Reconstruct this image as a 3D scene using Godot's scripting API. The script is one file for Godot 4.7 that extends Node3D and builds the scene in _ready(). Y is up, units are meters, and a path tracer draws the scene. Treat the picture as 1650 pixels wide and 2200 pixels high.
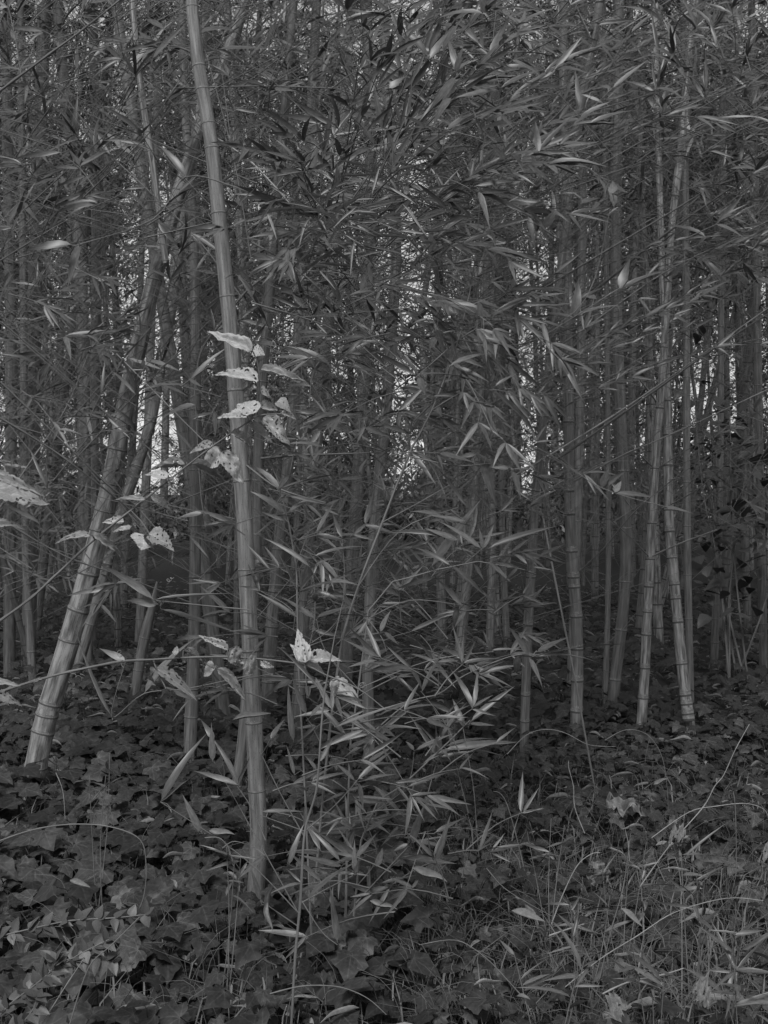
extends Node3D
# A bamboo grove behind a carpet of ivy, black-and-white, overcast light. Pixel numbers refer to a 1650 x 2200 frame.
const F := 2591.0
var cam_t := Transform3D(Basis(Vector3.RIGHT, -0.0193), Vector3(0, 1.35, 0))
var rng := RandomNumberGenerator.new()
var taken := {}
var M := {}
var leaf_meshes := []      # [shape][tone]
var droops := []
var dry_meshes := []
var ivy_meshes := []
var tones := []
var depth_noise := FastNoiseLite.new()

# ---------------------------------------------------------------- helpers
func P(x: float, y: float, d: float) -> Vector3:
	return cam_t * Vector3((x - 825.0) / F * d, (1100.0 - y) / F * d, -d)

func ground_depth(y: float, h := 0.1) -> float:
	var dir := cam_t.basis * Vector3(0, (1100.0 - y) / F, -1)
	return (cam_t.origin.y - h) / maxf(-dir.y, 0.01)

func rr(a: float, b: float) -> float:
	return rng.randf_range(a, b)

func jit(s: float) -> Vector3:
	return Vector3(rr(-s, s), rr(-s, s), rr(-s, s))

func numbered(called: String) -> String:
	var k: int = taken.get(called, 0)
	taken[called] = k + 1
	return called if k == 0 else "%s_%03d" % [called, k]

func tag(o: Node, label: String, category: String, group := "", kind := "") -> void:
	o.set_meta("label", label)
	if category: o.set_meta("category", category)
	if group: o.set_meta("group", group)
	if kind: o.set_meta("kind", kind)

func thing(called: String, label: String, category: String, at := Vector3.ZERO, group := "") -> Node3D:
	var o := Node3D.new()
	o.name = numbered(called)
	add_child(o)
	o.position = at
	tag(o, label, category, group)
	return o

func part(called: String, mesh: Mesh, parent: Node, t := Transform3D.IDENTITY) -> MeshInstance3D:
	var o := MeshInstance3D.new()
	o.mesh = mesh
	o.name = called if parent != self else numbered(called)
	o.transform = t
	parent.add_child(o, true)
	return o

func grey(v: float) -> Color:
	return Color(v, v, v).linear_to_srgb()

class MB:
	var v := PackedVector3Array()
	var n := PackedVector3Array()
	var uv := PackedVector2Array()
	var idx := PackedInt32Array()
	func tri(a: int, b: int, c: int) -> void:
		idx.append(a); idx.append(b); idx.append(c)
	func tube(path: Array, radii: Array, sides := 8, v0 := 0.0, cap := true) -> void:
		var m := path.size()
		var t: Vector3 = (path[1] - path[0]).normalized()
		var u := t.cross(Vector3(0.31, 0.2, 0.93)).normalized()
		var along := v0
		var start := v.size()
		for i in m:
			if i > 0: along += (path[i] - path[i - 1]).length()
			var a: Vector3 = path[maxi(i - 1, 0)]
			var b: Vector3 = path[mini(i + 1, m - 1)]
			t = (b - a).normalized()
			u = (u - t * u.dot(t)).normalized()
			var w := t.cross(u)
			for j in sides + 1:
				var an := TAU * j / sides
				var d := u * cos(an) + w * sin(an)
				v.append(path[i] + d * radii[i])
				n.append(d)
				uv.append(Vector2(float(j) / sides, along))
		var s1 := sides + 1
		for i in m - 1:
			for j in sides:
				var a := start + i * s1 + j
				tri(a, a + s1 + 1, a + 1)
				tri(a, a + s1, a + s1 + 1)
		if cap:
			for e in [0, m - 1]:
				var c := v.size()
				var nn: Vector3 = (path[0] - path[1]).normalized() if e == 0 else (path[m - 1] - path[m - 2]).normalized()
				v.append(path[e]); n.append(nn); uv.append(Vector2(0.5, 0))
				for j in sides + 1:
					v.append(v[start + e * s1 + j]); n.append(nn); uv.append(Vector2(0.5, 0.01))
				for j in sides:
					if e == 0: tri(c, c + 1 + j, c + 2 + j)
					else: tri(c, c + 2 + j, c + 1 + j)
	func smooth_normals() -> void:
		n.resize(v.size())
		n.fill(Vector3.ZERO)
		for k in range(0, idx.size(), 3):
			var a := idx[k]; var b := idx[k + 1]; var c := idx[k + 2]
			var f := (v[c] - v[a]).cross(v[b] - v[a])
			n[a] += f; n[b] += f; n[c] += f
		for k in n.size():
			n[k] = n[k].normalized() if n[k].length_squared() > 1e-20 else Vector3.UP
	func mesh(m: Material) -> ArrayMesh:
		var arr := []
		arr.resize(Mesh.ARRAY_MAX)
		arr[Mesh.ARRAY_VERTEX] = v
		arr[Mesh.ARRAY_NORMAL] = n
		arr[Mesh.ARRAY_TEX_UV] = uv
		arr[Mesh.ARRAY_INDEX] = idx
		var out := ArrayMesh.new()
		out.add_surface_from_arrays(Mesh.PRIMITIVE_TRIANGLES, arr)
		out.surface_set_material(0, m)
		return out

func smooth_path(pts: Array, per := 6) -> Array:      # Catmull-Rom through Vector3 or Vector4 points
	var out := []
	var m := pts.size()
	for i in m - 1:
		var p0 = pts[maxi(i - 1, 0)]; var p1 = pts[i]; var p2 = pts[i + 1]; var p3 = pts[mini(i + 2, m - 1)]
		for k in per:
			var t := float(k) / per
			out.append(0.5 * ((2.0 * p1) + (p2 - p0) * t + (2.0 * p0 - 5.0 * p1 + 4.0 * p2 - p3) * t * t + (3.0 * p1 - p0 - 3.0 * p2 + p3) * t * t * t))
	out.append(pts[m - 1])
	return out

func taper(m: int, a: float, b: float) -> Array:
	var out := []
	for i in m: out.append(lerpf(a, b, float(i) / maxi(m - 1, 1)))
	return out

# ---------------------------------------------------------------- textures and materials (all grey: the photograph is black-and-white)
func tex(w: int, h: int, f: Callable) -> ImageTexture:
	var im := Image.create(w, h, false, Image.FORMAT_RGB8)
	for y in h:
		for x in w:
			var g := clampf(f.call(float(x) / w, float(y) / h), 0.0, 1.0)
			im.set_pixel(x, y, Color(g, g, g))
	im.generate_mipmaps()
	return ImageTexture.create_from_image(im)

func noise(seed_: int, freq: float, octaves := 3) -> FastNoiseLite:
	var n := FastNoiseLite.new()
	n.seed = seed_; n.frequency = freq; n.fractal_octaves = octaves
	n.noise_type = FastNoiseLite.TYPE_SIMPLEX_SMOOTH
	return n

func mat(lin: float, rough: float, t: Texture2D = null, back := 0.0) -> StandardMaterial3D:
	var m := StandardMaterial3D.new()
	m.albedo_color = grey(lin)
	m.roughness = rough
	if t: m.albedo_texture = t
	if back > 0.0:
		m.backlight_enabled = true
		m.backlight = Color(back, back, back)
		m.cull_mode = BaseMaterial3D.CULL_DISABLED
	return m

func make_materials() -> void:
	var n1 := noise(3, 1.0)
	var n2 := noise(5, 1.0, 4)
	# the fields below wrap round the culm: u is turned into a circle
	var culm := func(speck: float, blotch: float) -> Callable:
		return func(u: float, v: float) -> float:
			var c := Vector3(cos(u * TAU), sin(u * TAU), 0.0)
			var fib := n1.get_noise_3d(c.x * 9.0, c.y * 9.0, v * 2.2)
			var fine := n2.get_noise_3d(c.x * 30.0, c.y * 30.0, v * 7.0)
			var bl := n2.get_noise_3d(c.x * 1.6 + 9.0, c.y * 1.6, v * 7.0)
			var sp := n1.get_noise_3d(c.x * 13.0, c.y * 13.0, v * 70.0)
			var g := 0.80 + fib * 0.24 + fine * 0.20 + bl * blotch
			if sp > 0.42: g -= speck * (sp - 0.42) * 3.0
			return g
	M.culm_tex_plain = tex(256, 512, culm.call(0.25, 0.26))
	M.culm_tex_speck = tex(256, 1024, culm.call(0.9, 0.30))
	M.culm_tex_blotch = tex(256, 512, culm.call(0.6, 0.55))
	for k in [["culm_main", 0.235, M.culm_tex_speck], ["culm_pale", 0.27, M.culm_tex_blotch], ["culm_mid", 0.20, M.culm_tex_plain], ["culm_green", 0.155, M.culm_tex_plain], ["culm_dead", 0.30, M.culm_tex_blotch]]:
		var m := mat(k[1], 0.52, k[2])
		M[k[0]] = m
	M.scar = mat(0.05, 0.8)
	M.ridge = mat(0.26, 0.6, M.culm_tex_plain)
	M.twig = mat(0.20, 0.7, M.culm_tex_plain)
	M.twig_pale = mat(0.36, 0.7, M.culm_tex_plain)
	M.vine_stem = mat(0.20, 0.75, M.culm_tex_speck)
	# bamboo leaf: parallel veins along the blade, a midrib, faint blotches and a dry tip here and there
	var leaf_tex := tex(256, 64, func(u: float, v: float) -> float:
		var vein := n1.get_noise_2d(v * 26.0, u * 0.9)
		var bl := n2.get_noise_2d(u * 6.0, v * 2.0 + 40.0)
		var rib := exp(-pow((v - 0.5) / 0.025, 2.0))
		return 0.80 + vein * 0.16 + bl * 0.14 + rib * 0.16)
	tones = [mat(0.105, 0.42, leaf_tex, 0.45), mat(0.135, 0.42, leaf_tex, 0.45), mat(0.175, 0.45, leaf_tex, 0.45)]
	M.leaf = mat(0.13, 0.43, leaf_tex, 0.45)
	M.leaf_dry = mat(0.34, 0.7, leaf_tex, 0.3)
	M.leaf_dead = mat(0.21, 0.75, leaf_tex, 0.3)
	M.grass = mat(0.17, 0.6, leaf_tex, 0.4)
	var ivy_tex := tex(256, 256, func(u: float, v: float) -> float:
		# palmate veins from the leaf's foot at (0.2, 0.5)
		var p := Vector2(u - 0.2, v - 0.5)
		var r := p.length()
		var g := 0.62 + n2.get_noise_2d(u * 7.0, v * 7.0) * 0.22 + n1.get_noise_2d(u * 40.0, v * 40.0) * 0.08
		var a := atan2(p.y, p.x)
		for va in [0.0, 0.75, -0.75, 1.6, -1.6]:
			var off := absf(a - va) * r
			g += 0.30 * exp(-pow(off / 0.010, 2.0)) * clampf(1.15 - r, 0.0, 1.0)
			for s in 4:
				var foot := Vector2(cos(va), sin(va)) * (0.13 + 0.13 * s)
				for side in [-1.0, 1.0]:
					var q: Vector2 = (p - foot).rotated(-(va + side * 0.75))
					if q.x > 0.0 and q.x < 0.16: g += 0.13 * exp(-pow(q.y / 0.006, 2.0))
		return g)
	for k in 3:
		M["ivy_%d" % k] = mat([0.042, 0.06, 0.085][k], [0.5, 0.52, 0.58][k], ivy_tex, 0.3)
	M.ivy_stalk = mat(0.10, 0.6)
	var vine_tex := tex(256, 256, func(u: float, v: float) -> float:
		var g := 0.83 + n2.get_noise_2d(u * 9.0, v * 9.0) * 0.12
		g += 0.14 * exp(-pow((v - 0.5) / 0.012, 2.0))
		var q := fposmod(u * 7.0 - absf(v - 0.5) * 5.0, 1.0)
		g += 0.08 * exp(-pow((q - 0.5) / 0.06, 2.0))
		var sp := n1.get_noise_2d(u * 34.0 + 7.0, v * 34.0)
		if sp > 0.55: g -= 0.5
		return g)
	M.vine_leaf = mat(0.5, 0.6, vine_tex, 0.5)
	M.vine_leaf_in_shade = mat(0.33, 0.6, vine_tex, 0.5)  # same leaf, darker: shade on turned-away leaves put into the colour
	M.shrub_leaf = mat(0.09, 0.5, vine_tex, 0.4)
	M.broad_leaf = mat(0.08, 0.4, vine_tex, 0.2)
	var soil := tex(512, 512, func(u: float, v: float) -> float:
		return 0.5 + n2.get_noise_2d(u * 30.0, v * 30.0) * 0.5 + n1.get_noise_2d(u * 120.0, v * 120.0) * 0.3)
	M.soil = mat(0.045, 0.95, soil)
	M.soil.uv1_scale = Vector3(200, 200, 1)
	M.field = mat(0.12, 0.95, soil)
	M.field.uv1_scale = Vector3(40, 12, 1)

# ---------------------------------------------------------------- leaf shapes
func blade(droop: float, side: float, twist: float, m: Material, fine := true) -> ArrayMesh:
	# a bamboo leaf of length 1 along +x and width 1 across z
	var b := MB.new()
	var st := [[0.0, 0.07], [0.035, 0.07], [0.10, 0.62], [0.24, 0.98], [0.45, 0.94], [0.68, 0.64], [0.87, 0.26], [1.0, 0.0]] if fine else [[0.0, 0.1], [0.3, 1.0], [1.0, 0.0]]
	for s in st:
		var x: float = s[0]
		var hw: float = s[1] * 0.5
		var an := twist * x
		var cy := -droop * x * x
		for k in [-1, 0, 1]:
			var z: float = k * hw
			var lift := 0.022 * absf(z) * 2.0
			b.v.append(Vector3(x - 0.25 * droop * droop * x * x * x, cy + lift + z * sin(an) * 0.13, z * cos(an) + side * x * x * 8.0))
			b.uv.append(Vector2(x, 0.5 + z))
	for i in st.size() - 1:
		for k in 2:
			var a := i * 3 + k
			b.tri(a, a + 4, a + 3)
			b.tri(a, a + 1, a + 4)
	b.smooth_normals()
	return b.mesh(m)

func curled(curl: float, m: Material) -> ArrayMesh:      # a dried, rolled bamboo leaf
	var b := MB.new()
	for i in 9:
		var x := i / 8.0
		var hw := 0.5 * sin(PI * pow(x, 0.75)) + 0.02
		var roll := 2.2 + curl
		for k in 5:
			var s := (k - 2) / 2.0
			var an := s * roll * 0.5
			b.v.append(Vector3(x, 0.13 * hw * 2.0 * (1.0 - cos(an)) - 0.16 * curl * x * x + 0.02 * sin(x * 9.0 + curl * 9.0), hw * sin(an) * 0.75 + 0.16 * curl * sin(x * 5.0)))
			b.uv.append(Vector2(x, k / 4.0))
	for i in 8:
		for k in 4:
			var a := i * 5 + k
			b.tri(a, a + 6, a + 5)
			b.tri(a, a + 1, a + 6)
	b.smooth_normals()
	return b.mesh(m)

func ivy_blade(lobes: float, seed_: int, m: Material) -> ArrayMesh:
	# foot at the origin, tip at x = 1, stalk hanging below
	var g := RandomNumberGenerator.new()
	g.seed = seed_
	var half := [Vector2(-0.10, 0.10), Vector2(-0.16, 0.26), Vector2(-0.08, 0.46), Vector2(0.16, 0.36), Vector2(0.30, 0.58), Vector2(0.47, 0.47), Vector2(0.52, 0.30), Vector2(0.74, 0.17)]
	var full := [Vector2(-0.10, 0.10), Vector2(-0.14, 0.26), Vector2(-0.02, 0.40), Vector2(0.14, 0.43), Vector2(0.30, 0.42), Vector2(0.47, 0.35), Vector2(0.63, 0.25), Vector2(0.82, 0.12)]
	var ring := []
	for s in [1.0, -1.0]:
		var side := []
		for k in half.size():
			var q: Vector2 = full[k].lerp(half[k], lobes) + Vector2(g.randf_range(-0.03, 0.03), g.randf_range(-0.03, 0.03))
			side.append(Vector2(q.x, q.y * s))
		if s < 0: side.reverse()
		ring.append_array(side)
		if s > 0: ring.append(Vector2(1.0, g.randf_range(-0.06, 0.06)))
	ring.append(Vector2(0.0, 0.0))
	var b := MB.new()
	var wave := g.randf_range(0.0, TAU)
	var put := func(q: Vector2) -> void:
		var y := 0.10 * absf(q.y) - 0.22 * q.x * q.x * 0.7 - 0.25 * q.y * q.y + 0.035 * sin(q.x * 9.0 + wave) * cos(q.y * 8.0)
		b.v.append(Vector3(q.x, y, q.y))
		b.uv.append(Vector2(q.x * 0.75 + 0.2, q.y * 0.75 + 0.5))
	put.call(Vector2(0.28, 0.0))
	for q in ring: put.call(Vector2(0.28, 0.0).lerp(q, 0.55))
	for q in ring: put.call(q)
	var c := ring.size()
	for k in c:
		var k2 := (k + 1) % c
		b.tri(0, 1 + k, 1 + k2)
		b.tri(1 + k, 1 + c + k, 1 + c + k2)
		b.tri(1 + k, 1 + c + k2, 1 + k2)
	b.smooth_normals()
	b.tube([Vector3(0, 0, 0), Vector3(-0.22, -0.35, 0.03), Vector3(-0.28, -1.0, 0.0), Vector3(-0.15, -1.9, -0.06)], [0.018, 0.018, 0.02, 0.022], 3, 0.0, false)
	return b.mesh(m)

func ovate(size_cells: int, holes: float, seed_: int, bend: float, m: Material, teeth := 0.93, crumple := 0.03, fold := 0.10) -> ArrayMesh:
	# pointed oval leaf with a toothed edge and eaten holes; length 1 along x, width 1 across z
	var g := FastNoiseLite.new()
	g.seed = seed_
	g.frequency = 1.0
	var b := MB.new()
	var nx := size_cells * 2
	var nz := size_cells
	for i in nx + 1:
		var x := float(i) / nx
		var hw := 0.5 * pow(sin(PI * pow(x, 0.62)), 0.8) * (1.0 - 0.35 * x) * 1.25 + 0.004
		if i % 2 == 1 and x > 0.12: hw *= teeth
		for k in nz + 1:
			var s := 2.0 * k / nz - 1.0
			var z := s * hw
			b.v.append(Vector3(x - 0.2 * bend * bend * x * x, -bend * x * x + fold * absf(z) + crumple * g.get_noise_2d(x * 3.0, z * 3.0), z + crumple * g.get_noise_2d(x * 2.0, 7.0) * 2.0))
			b.uv.append(Vector2(x, 0.5 + z))
	for i in nx:
		for k in nz:
			var cx := (i + 0.5) / nx
			var cz := (k + 0.5) / nz
			var h := g.get_noise_2d(cx * 7.0, cz * 4.5 + 20.0) + 0.25 * g.get_noise_2d(cx * 26.0, cz * 18.0)
			if h > 1.0 - holes and absf(cz - 0.5) > 0.5 / nz: continue
			var a := i * (nz + 1) + k
			b.tri(a, a + nz + 2, a + nz + 1)
			b.tri(a, a + 1, a + nz + 2)
	b.smooth_normals()
	return b.mesh(m)

func leaf_frame(base: Vector3, tip: Vector3, width: float, hint: Vector3) -> Transform3D:
	var x := tip - base
	var l := x.length()
	var xn := x / l
	var y := hint - xn * hint.dot(xn)
	if y.length() < 0.05: y = xn.cross(Vector3(0.2, 0.3, 0.9))
	y = y.normalized()
	var z := xn.cross(y)
	return Transform3D(Basis(xn * l, y * l, z * width), base)

func leaf(parent: Node, base: Vector3, tip: Vector3, width: float, hint: Vector3, tone: int) -> void:
	# the mesh droops below its chord: lift the chord so that the tip ends where it should
	var k := rng.randi() % leaf_meshes.size()
	part("leaf", leaf_meshes[k][tone], parent, leaf_frame(base, tip + Vector3(0, droops[k] * 0.6 * (tip - base).length(), 0), width, hint))

# ---------------------------------------------------------------- bamboo
var ring_mesh: ArrayMesh
var scar_mesh: ArrayMesh
var crowns := []           # [twig mesh, leaf mesh] pairs, foot of the crown at the origin

func make_rings() -> void:
	var b := MB.new()
	b.tube([Vector3(0, -0.20, 0), Vector3(0, -0.06, 0), Vector3(0, 0.06, 0), Vector3(0, 0.16, 0), Vector3(0, 0.42, 0)], [0.99, 1.045, 1.075, 1.05, 0.985], 16, 0.0, false)
	ring_mesh = b.mesh(M.ridge)
	var c := MB.new()
	c.tube([Vector3(0, -0.20, 0), Vector3(0, -0.15, 0), Vector3(0, -0.05, 0), Vector3(0, 0.0, 0)], [1.0, 1.065, 1.07, 1.03], 16, 0.0, false)
	scar_mesh = c.mesh(M.scar)

func flat_leaf(b: MB, base: Vector3, dir: Vector3, l: float, w: float, up: Vector3) -> void:
	var z := dir.cross(up).normalized()
	var n := z.cross(dir).normalized()
	var k := b.v.size()
	var mid := base + dir * l * 0.35
	b.v.append(base); b.v.append(mid + z * w * 0.5 + n * w * 0.08); b.v.append(mid - z * w * 0.5 + n * w * 0.08); b.v.append(base + dir * l - Vector3(0, l * 0.12, 0))
	for j in 4: b.n.append(n)
	b.uv.append(Vector2(0, 0.5)); b.uv.append(Vector2(0.35, 1)); b.uv.append(Vector2(0.35, 0)); b.uv.append(Vector2(1, 0.5))
	b.tri(k, k + 3, k + 1)
	b.tri(k, k + 2, k + 3)

func crown(h0: float, h1: float, bare_to: float, fullness: float, reach: float) -> Array:
	var tw := MB.new()
	var lv := MB.new()
	var y := h0
	while y < h1:
		for s in 2 + rng.randi() % 2:
			var az := rr(0, TAU)
			var el := rr(0.25, 0.95)
			var d := Vector3(cos(az) * cos(el), sin(el), sin(az) * cos(el))
			var l := reach * rr(0.45, 1.1) * (1.15 - 0.5 * (y - h0) / (h1 - h0))
			var p0 := Vector3(0, y, 0)
			var path := [p0, p0 + d * l * 0.35, p0 + d * l * 0.7 - Vector3(0, 0.06 * l, 0), p0 + d * l - Vector3(0, 0.22 * l, 0)]
			tw.tube(path, [0.0035, 0.003, 0.0022, 0.001], 3, 0.0, false)
			var dead := y < bare_to
			var twigs := int(l * 9.0)
			for k in twigs:
				var t := rr(0.2, 1.0)
				var q: Vector3 = path[1].lerp(path[3], t)
				var d2 := (d + jit(0.9) + Vector3(0, -0.1, 0)).normalized()
				var l2 := rr(0.10, 0.34)
				var e := q + d2 * l2
				tw.tube([q, e], [0.0016, 0.0008], 3, 0.0, false)
				if dead and rng.randf() > 0.25: continue
				for j in int(fullness * rr(3.0, 8.0) * (3.0 if y > 5.6 else 1.0)):
					var b := q.lerp(e, rr(0.3, 1.0))
					var d3 := (d2 + jit(0.85) + Vector3(0, -0.35, 0)).normalized()
					flat_leaf(lv, b, d3, rr(0.08, 0.16), rr(0.013, 0.022), (Vector3.UP + jit(0.6)).normalized())
		y += rr(0.18, 0.32)
	return [tw, lv]

func path_at(path: Array, cum: Array, s: float) -> Vector4:
	var k := clampi(cum.bsearch(s), 1, cum.size() - 1)
	var t: float = clampf((s - cum[k - 1]) / maxf(cum[k] - cum[k - 1], 1e-6), 0.0, 1.0)
	return path[k - 1].lerp(path[k], t)

func v3(q: Vector4) -> Vector3:
	return Vector3(q.x, q.y, q.z)

func culm_mesh(path: Array, cum: Array, nodes: Array, sides: int, m: Material) -> ArrayMesh:
	var st := []
	var s := 0.0
	while s < cum[-1]:
		st.append(s); s += 0.12
	for nd in nodes:
		for o in [-0.02, -0.006, 0.004, 0.02]:
			if nd + o > 0.0 and nd + o < cum[-1]: st.append(nd + o)
	st.append(cum[-1])
	st.sort()
	var pts := []
	var rad := []
	for x in st:
		var q := path_at(path, cum, x)
		var near := 9.0
		for nd in nodes: near = minf(near, absf(x - nd))
		pts.append(v3(q))
		rad.append(q.w * (1.0 + 0.045 * exp(-pow(near / 0.014, 2.0))))
	var b := MB.new()
	b.tube(pts, rad, sides, rr(0.0, 1.0))
	return b.mesh(m)

# pts: [x, y, width] in pixels from the foot upwards. Returns {node, path, cum, depth}
func bamboo(label: String, pts: Array, material: String, o := {}) -> Dictionary:
	var d: float = o.get("d", ground_depth(pts[0][1], 0.145))
	var lean: float = o.get("lean", 0.0)
	var raw := []
	for k in pts.size():
		var p = pts[k]
		var dd := d + lean * float(k) / pts.size()
		var w := P(p[0], p[1], dd)
		raw.append(Vector4(w.x, w.y, w.z, 0.5 * p[2] / F * dd * o.get("slim", 0.9)))
	if not o.has("hang"):
		var g: Vector4 = raw[0] + (raw[0] - raw[1]).normalized() * 0.0
		var down := (v3(raw[0]) - v3(raw[1])).normalized()
		var t: float = (raw[0].y + 0.06) / maxf(-down.y, 0.2)
		raw.push_front(Vector4(g.x + down.x * t, -0.06, g.z + down.z * t, g.w * 1.03))
	var top_in_view: float = raw[-1].y
	var h: float = o.get("h", 8.8)
	if h > top_in_view and not o.has("hang"):
		var up := (v3(raw[-1]) - v3(raw[-2])).normalized()
		var q := v3(raw[-1])
		var r0: float = raw[-1].w
		var steps := 5
		for k in steps:
			up = (up + Vector3(up.x * 0.1, -0.015 * k, 0.03)).normalized()
			q += up * (h - top_in_view) / steps
			raw.append(Vector4(q.x, q.y, q.z, r0 * lerpf(1.0, 0.35, (k + 1.0) / steps)))
	var path := smooth_path(raw, 8)
	var cum := [0.0]
	for k in range(1, path.size()): cum.append(cum[-1] + (v3(path[k]) - v3(path[k - 1])).length())
	var nodes := []
	for y in o.get("nodes", []):
		for k in range(1, path.size()):
			var a := cam_t.affine_inverse() * v3(path[k - 1])
			var b := cam_t.affine_inverse() * v3(path[k])
			var ya := 1100.0 + a.y / a.z * F
			var yb := 1100.0 + b.y / b.z * F
			if (ya - y) * (yb - y) <= 0.0 and ya != yb:
				nodes.append(lerpf(cum[k - 1], cum[k], (y - ya) / (yb - ya)))
				break
	nodes.sort()
	var s: float = (nodes[-1] if nodes.size() else rr(0.12, 0.2)) + rr(0.22, 0.3)
	while s < cum[-1] - 0.1:
		nodes.append(s)
		s += rr(0.2, 0.32)
	var root := thing(o.get("name", "bamboo"), label, o.get("category", "bamboo"), Vector3(path[0].x, maxf(0.0, path[0].y), path[0].z), o.get("group", ""))
	var inv := Transform3D(Basis.IDENTITY, -root.position)
	var sides: int = o.get("sides", 16)
	part("culm", culm_mesh(path, cum, nodes, sides, M[material]), root, inv)
	for nd in nodes:
		var q := path_at(path, cum, nd)
		if q.y > 4.6: continue
		var t := (v3(path_at(path, cum, nd + 0.02)) - v3(path_at(path, cum, nd - 0.02))).normalized()
		var u := t.cross(Vector3(0.3, 0.1, 0.94)).normalized()
		var kk: float = rr(0.8, 1.3) * o.get("ring", 1.0)
		var tilt := (t + jit(0.05)).normalized()
		u = (u - tilt * u.dot(tilt)).normalized()
		var rg := part("node_ring", ring_mesh, root, inv * Transform3D(Basis(u * q.w, tilt * q.w * kk, u.cross(tilt) * q.w), v3(q)))
		part("sheath_scar", scar_mesh, rg)
	if o.get("crown", true) and not o.has("hang"):
		var c = crowns[rng.randi() % crowns.size()]
		var at := v3(path_at(path, cum, cum[-1] * 0.62))
		at.y = maxf(at.y, 5.5)
		var f := Transform3D(Basis(Vector3.UP, rr(0, TAU)), at)
		for k in 2:
			var x := part(["branchwork", "foliage"][k], c[k], root, inv * f)
			x.set_meta("kind", "stuff")
	return {"node": root, "path": path, "cum": cum, "d": d, "inv": inv}

# a spray: a thin twig with fans of leaves, under a thing's branch
func spray(owner: Dictionary, px: float, py: float, d: float, dir: Vector3, l: float, fans: int, size: float, tone_lo: int, tone_hi: int, twig_m := "twig") -> void:
	var inv: Transform3D = owner.inv
	var a := P(px, py, d)
	var bend := Vector3(0, -0.18 * l, 0) + jit(0.08 * l)
	var pts := smooth_path([a, a + dir * l * 0.5 + bend * 0.2, a + dir * l + bend], 3)
	var b := MB.new()
	b.tube(pts, taper(pts.size(), 0.0022, 0.0009), 4, 0.0, false)
	var br := part("branch", b.mesh(M[twig_m]), owner.node, inv)
	for f in fans:
		var t := 1.0 if f == 0 else rr(0.25, 0.95)
		var k := int(t * (pts.size() - 1))
		var at: Vector3 = pts[k]
		var fd := (dir + jit(0.5 if f else 0.15)).normalized()
		var n := 2 + rng.randi() % 4
		var side := fd.cross(Vector3(0, 0.75, 0.66)).normalized()
		for j in n:
			var spread := lerpf(-0.95, 0.95, (j + rr(0.1, 0.9)) / n)
			var ld := (fd * cos(spread) + side * sin(spread) + Vector3(0, rr(-0.55, 0.05), 0) + jit(0.14)).normalized()
			var ll := size * rr(0.55, 1.25)
			leaf(br, at + jit(0.004), at + ld * ll, ll * rr(0.085, 0.14), Vector3(rr(-0.5, 0.5), rr(0.3, 0.75), rr(0.3, 1.1)), tone_lo + rng.randi() % (tone_hi - tone_lo + 1))

# one thin branch through pixel points at a depth
func branch_line(owner: Dictionary, pts: Array, d0: float, d1: float, r0: float, r1: float, m: String, called := "branch") -> MeshInstance3D:
	var w := []
	for k in pts.size():
		w.append(P(pts[k][0], pts[k][1], lerpf(d0, d1, float(k) / (pts.size() - 1))))
	w = smooth_path(w, 5)
	var b := MB.new()
	var rad := taper(w.size(), r0, r1)
	for k in rad.size():
		if k % 4 == 2: rad[k] *= 1.35      # the joints of a bamboo twig
	b.tube(w, rad, 6, 0.0, true)
	return part(called, b.mesh(M[m]), owner.node, owner.inv)

# the same fans, many of them joined into one mass (further back, too many to pick apart)
func mass_spray(lv: MB, tw: MB, px: float, py: float, d: float, dir: Vector3, l: float, n: int, size: float) -> void:
	var a := P(px, py, d)
	var e := a + dir * l + Vector3(0, -0.15 * l, 0)
	tw.tube([a, a.lerp(e, 0.5) + Vector3(0, 0.03 * l, 0), e], [0.0017, 0.0014, 0.0008], 3, 0.0, false)
	var side := dir.cross(Vector3(rr(-0.4, 0.4), 0.75, 0.66)).normalized()
	var fans := 1 + n / 4
	for j in n:
		var at := a.lerp(e, 1.0 - 0.6 * float(j % fans) / fans)
		var spread := lerpf(-1.0, 1.0, (j / fans + rr(0.1, 0.9)) / (float(n) / fans))
		var ld := (dir * cos(spread) + side * sin(spread) + Vector3(0, rr(-0.5, 0.0), 0) + jit(0.16)).normalized()
		var ll := size * rr(0.6, 1.3)
		var t := leaf_frame(at, at + ld * ll, ll * rr(0.08, 0.13), Vector3(rr(-0.6, 0.6), rr(0.35, 0.75), rr(0.1, 1.0)))
		var droop := rr(0.03, 0.35)
		var k := lv.v.size()
		var nn := t.basis.y.normalized()
		for q in [[0.0, 0.0], [0.12, 0.33], [0.12, -0.33], [0.45, 0.5], [0.45, -0.5], [0.75, 0.3], [0.75, -0.3], [1.0, 0.0]]:
			lv.v.append(t * Vector3(q[0], -droop * q[0] * q[0] + 0.02 * absf(q[1]), q[1]))
			lv.n.append((nn + t.basis.x.normalized() * droop * q[0] * 1.6).normalized())
			lv.uv.append(Vector2(q[0], 0.5 + q[1]))
		for f in [[0, 1, 2], [1, 3, 4], [1, 4, 2], [3, 5, 6], [3, 6, 4], [5, 7, 6]]:
			lv.tri(k + f[0], k + f[2], k + f[1])

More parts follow.
